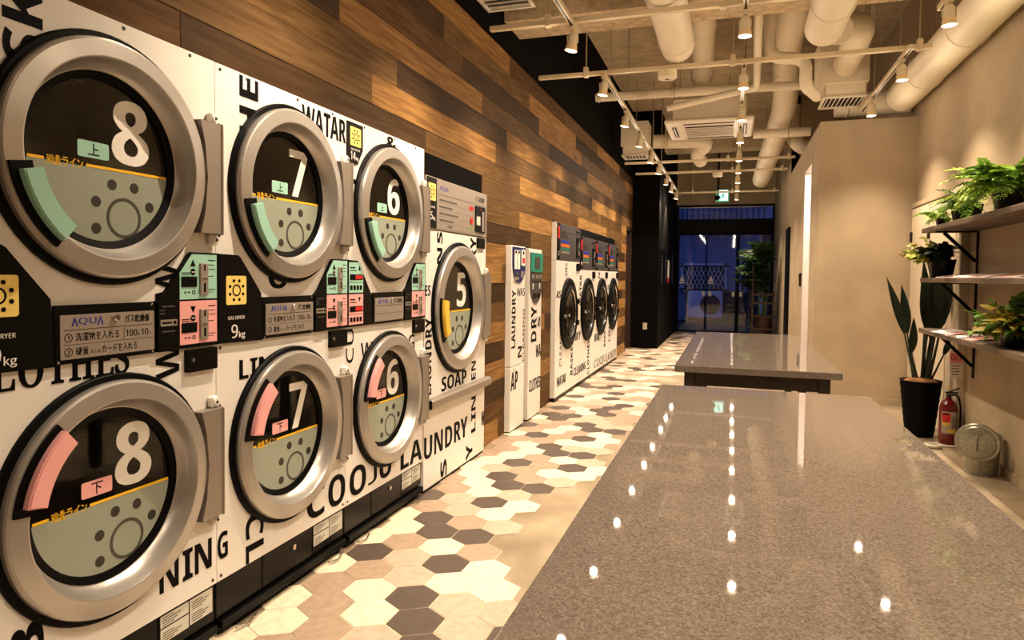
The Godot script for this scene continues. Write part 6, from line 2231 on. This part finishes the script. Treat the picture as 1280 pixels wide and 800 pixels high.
func build_far_things() -> void:
	var st: SurfaceTool
	var t: Node3D
	# framed notices on the black wall
	var fr := [[12.75, 0.50, 1.14, 1.80, "black framed notice on the black wall, beside the corner"], [13.55, 0.50, 1.14, 1.80, "black framed notice on the black wall, next to the red and white sheet"], [15.05, 0.55, 1.14, 1.80, "black framed notice on the black wall, closest to the glass entrance"]]
	for f in fr:
		t = thing("framed_notice", f[4], "frame", V(-1.25, (f[2] + f[3]) / 2, f[0]), PI / 2, "framed notices")
		var h: float = f[3] - f[2]
		st = mb()
		for s in [-1.0, 1.0]:
			box(st, Vector3(s * (f[1] / 2 - 0.012), 0, 0.014), Vector3(0.024, h, 0.028), 0.003)
			box(st, Vector3(0, s * (h / 2 - 0.012), 0.014), Vector3(f[1] - 0.048, 0.024, 0.028), 0.003)
		part(t, "frame", st, M.black_plastic)
		st = mb()
		box(st, Vector3(0, 0, 0.006), Vector3(f[1] - 0.04, h - 0.04, 0.006))
		part(t, "print", st, M.poster_print)
		st = mb()
		for k in 6:
			prism(st, rect(-f[1] * 0.35, f[1] * (0.35 - 0.1 * (k % 3)), 0.2 - 0.075 * k, 0.215 - 0.075 * k), 0.009, 0.0098)
		part(t, "lines_of_print", st, M.outside_wall)
	t = thing("paper_sheet", "white paper sheet with a red foot on the black wall", "poster", V(-1.25, 1.40, 14.3), PI / 2)
	st = mb()
	box(st, Vector3(0, 0.05, 0.002), Vector3(0.30, 0.36, 0.004))
	part(t, "white_sheet", st, M.paper_white)
	st = mb()
	box(st, Vector3(0, -0.18, 0.002), Vector3(0.30, 0.10, 0.004))
	part(t, "red_foot", st, M.red_print)
	t = thing("wall_socket", "small pale wall socket low on the black wall", "socket", V(-1.47, 0.40, BLACK_D))
	st = mb()
	box(st, Vector3(0, 0, 0.005), Vector3(0.075, 0.12, 0.010), 0.003)
	part(t, "cover_plate", st, M.outlet)
	st = mb()
	for y in [-0.025, 0.025]:
		box(st, Vector3(-0.008, y, 0.0102), Vector3(0.004, 0.016, 0.002))
		box(st, Vector3(0.008, y, 0.0102), Vector3(0.004, 0.016, 0.002))
	part(t, "sockets", st, M.black_print)
	# palm in a slatted wooden stand by the entrance
	t = thing("slatted_planter", "dark slatted wooden planter stand by the entrance", "planter", V(0.58, 0.0, 14.1))
	for x in [-0.19, 0.19]:
		for z in [-0.19, 0.19]:
			st = mb()
			box(st, Vector3(x, 0.8 if x < 0 else 0.5, z), Vector3(0.035, 1.6 if x < 0 else 1.0, 0.035), 0.003)
			part(t, "post", st, M.door_wood)
	for y in [0.30, 0.55, 0.80, 0.97]:
		for z in [-0.19, 0.19]:
			st = mb()
			box(st, Vector3(0, y, z + 0.022), Vector3(0.40, 0.035, 0.012), 0.002)
			part(t, "slat", st, M.door_wood)
		for x in [-0.21, 0.21]:
			st = mb()
			box(st, Vector3(x, y, 0), Vector3(0.012, 0.035, 0.40), 0.002)
			part(t, "slat", st, M.door_wood)
	st = mb()
	box(st, Vector3(0, 0.10, 0), Vector3(0.36, 0.02, 0.36))
	part(t, "base_board", st, M.door_wood)
	t = thing("potted_palm", "tall leafy green palm in a brown box pot inside the slatted stand", "plant", V(0.58, 0.11, 14.1))
	st = mb()
	tapered_pot(st, 0.15, 0.17, 0.42)
	part(t, "pot", st, M.door_wood)
	for k in 4:
		var a := TAU * k / 4
		st = mb()
		tube(st, [Vector3(cos(a) * 0.05, 0.40, sin(a) * 0.05), Vector3(cos(a) * 0.08, 0.85, sin(a) * 0.08), Vector3(cos(a) * 0.09, 1.3, sin(a) * 0.09)], [0.016, 0.013, 0.009], 7)
		part(t, "stem", st, M.leaf_fern_dark)
	var r := RandomNumberGenerator.new()
	r.seed = 404
	var fm := []
	for k in 3:
		fm.append(frond_mesh(0.70, 18, 0.26, 0.50 + 0.15 * k, 900 + k, 0.13))
	for k in 46:
		var y := lerpf(0.75, 1.62, k / 46.0)
		var b := Basis(Vector3.UP, k * 2.4 + r.randf_range(-0.3, 0.3)) * Basis(Vector3.RIGHT, r.randf_range(-0.9, 0.1) - 0.3 * (y - 0.75))
		var s := r.randf_range(0.7, 1.1)
		# short of the wall behind
		if (b * Vector3(0, 0, 1)).x > 0.1:
			s *= 0.36
		share(t, "frond", fm[k % 3], M.leaf_palm if k % 4 else M.leaf_fern_dark, Transform3D(b.scaled(Vector3.ONE * s), Vector3(r.randf_range(-0.08, 0.04), y, r.randf_range(-0.06, 0.06))))
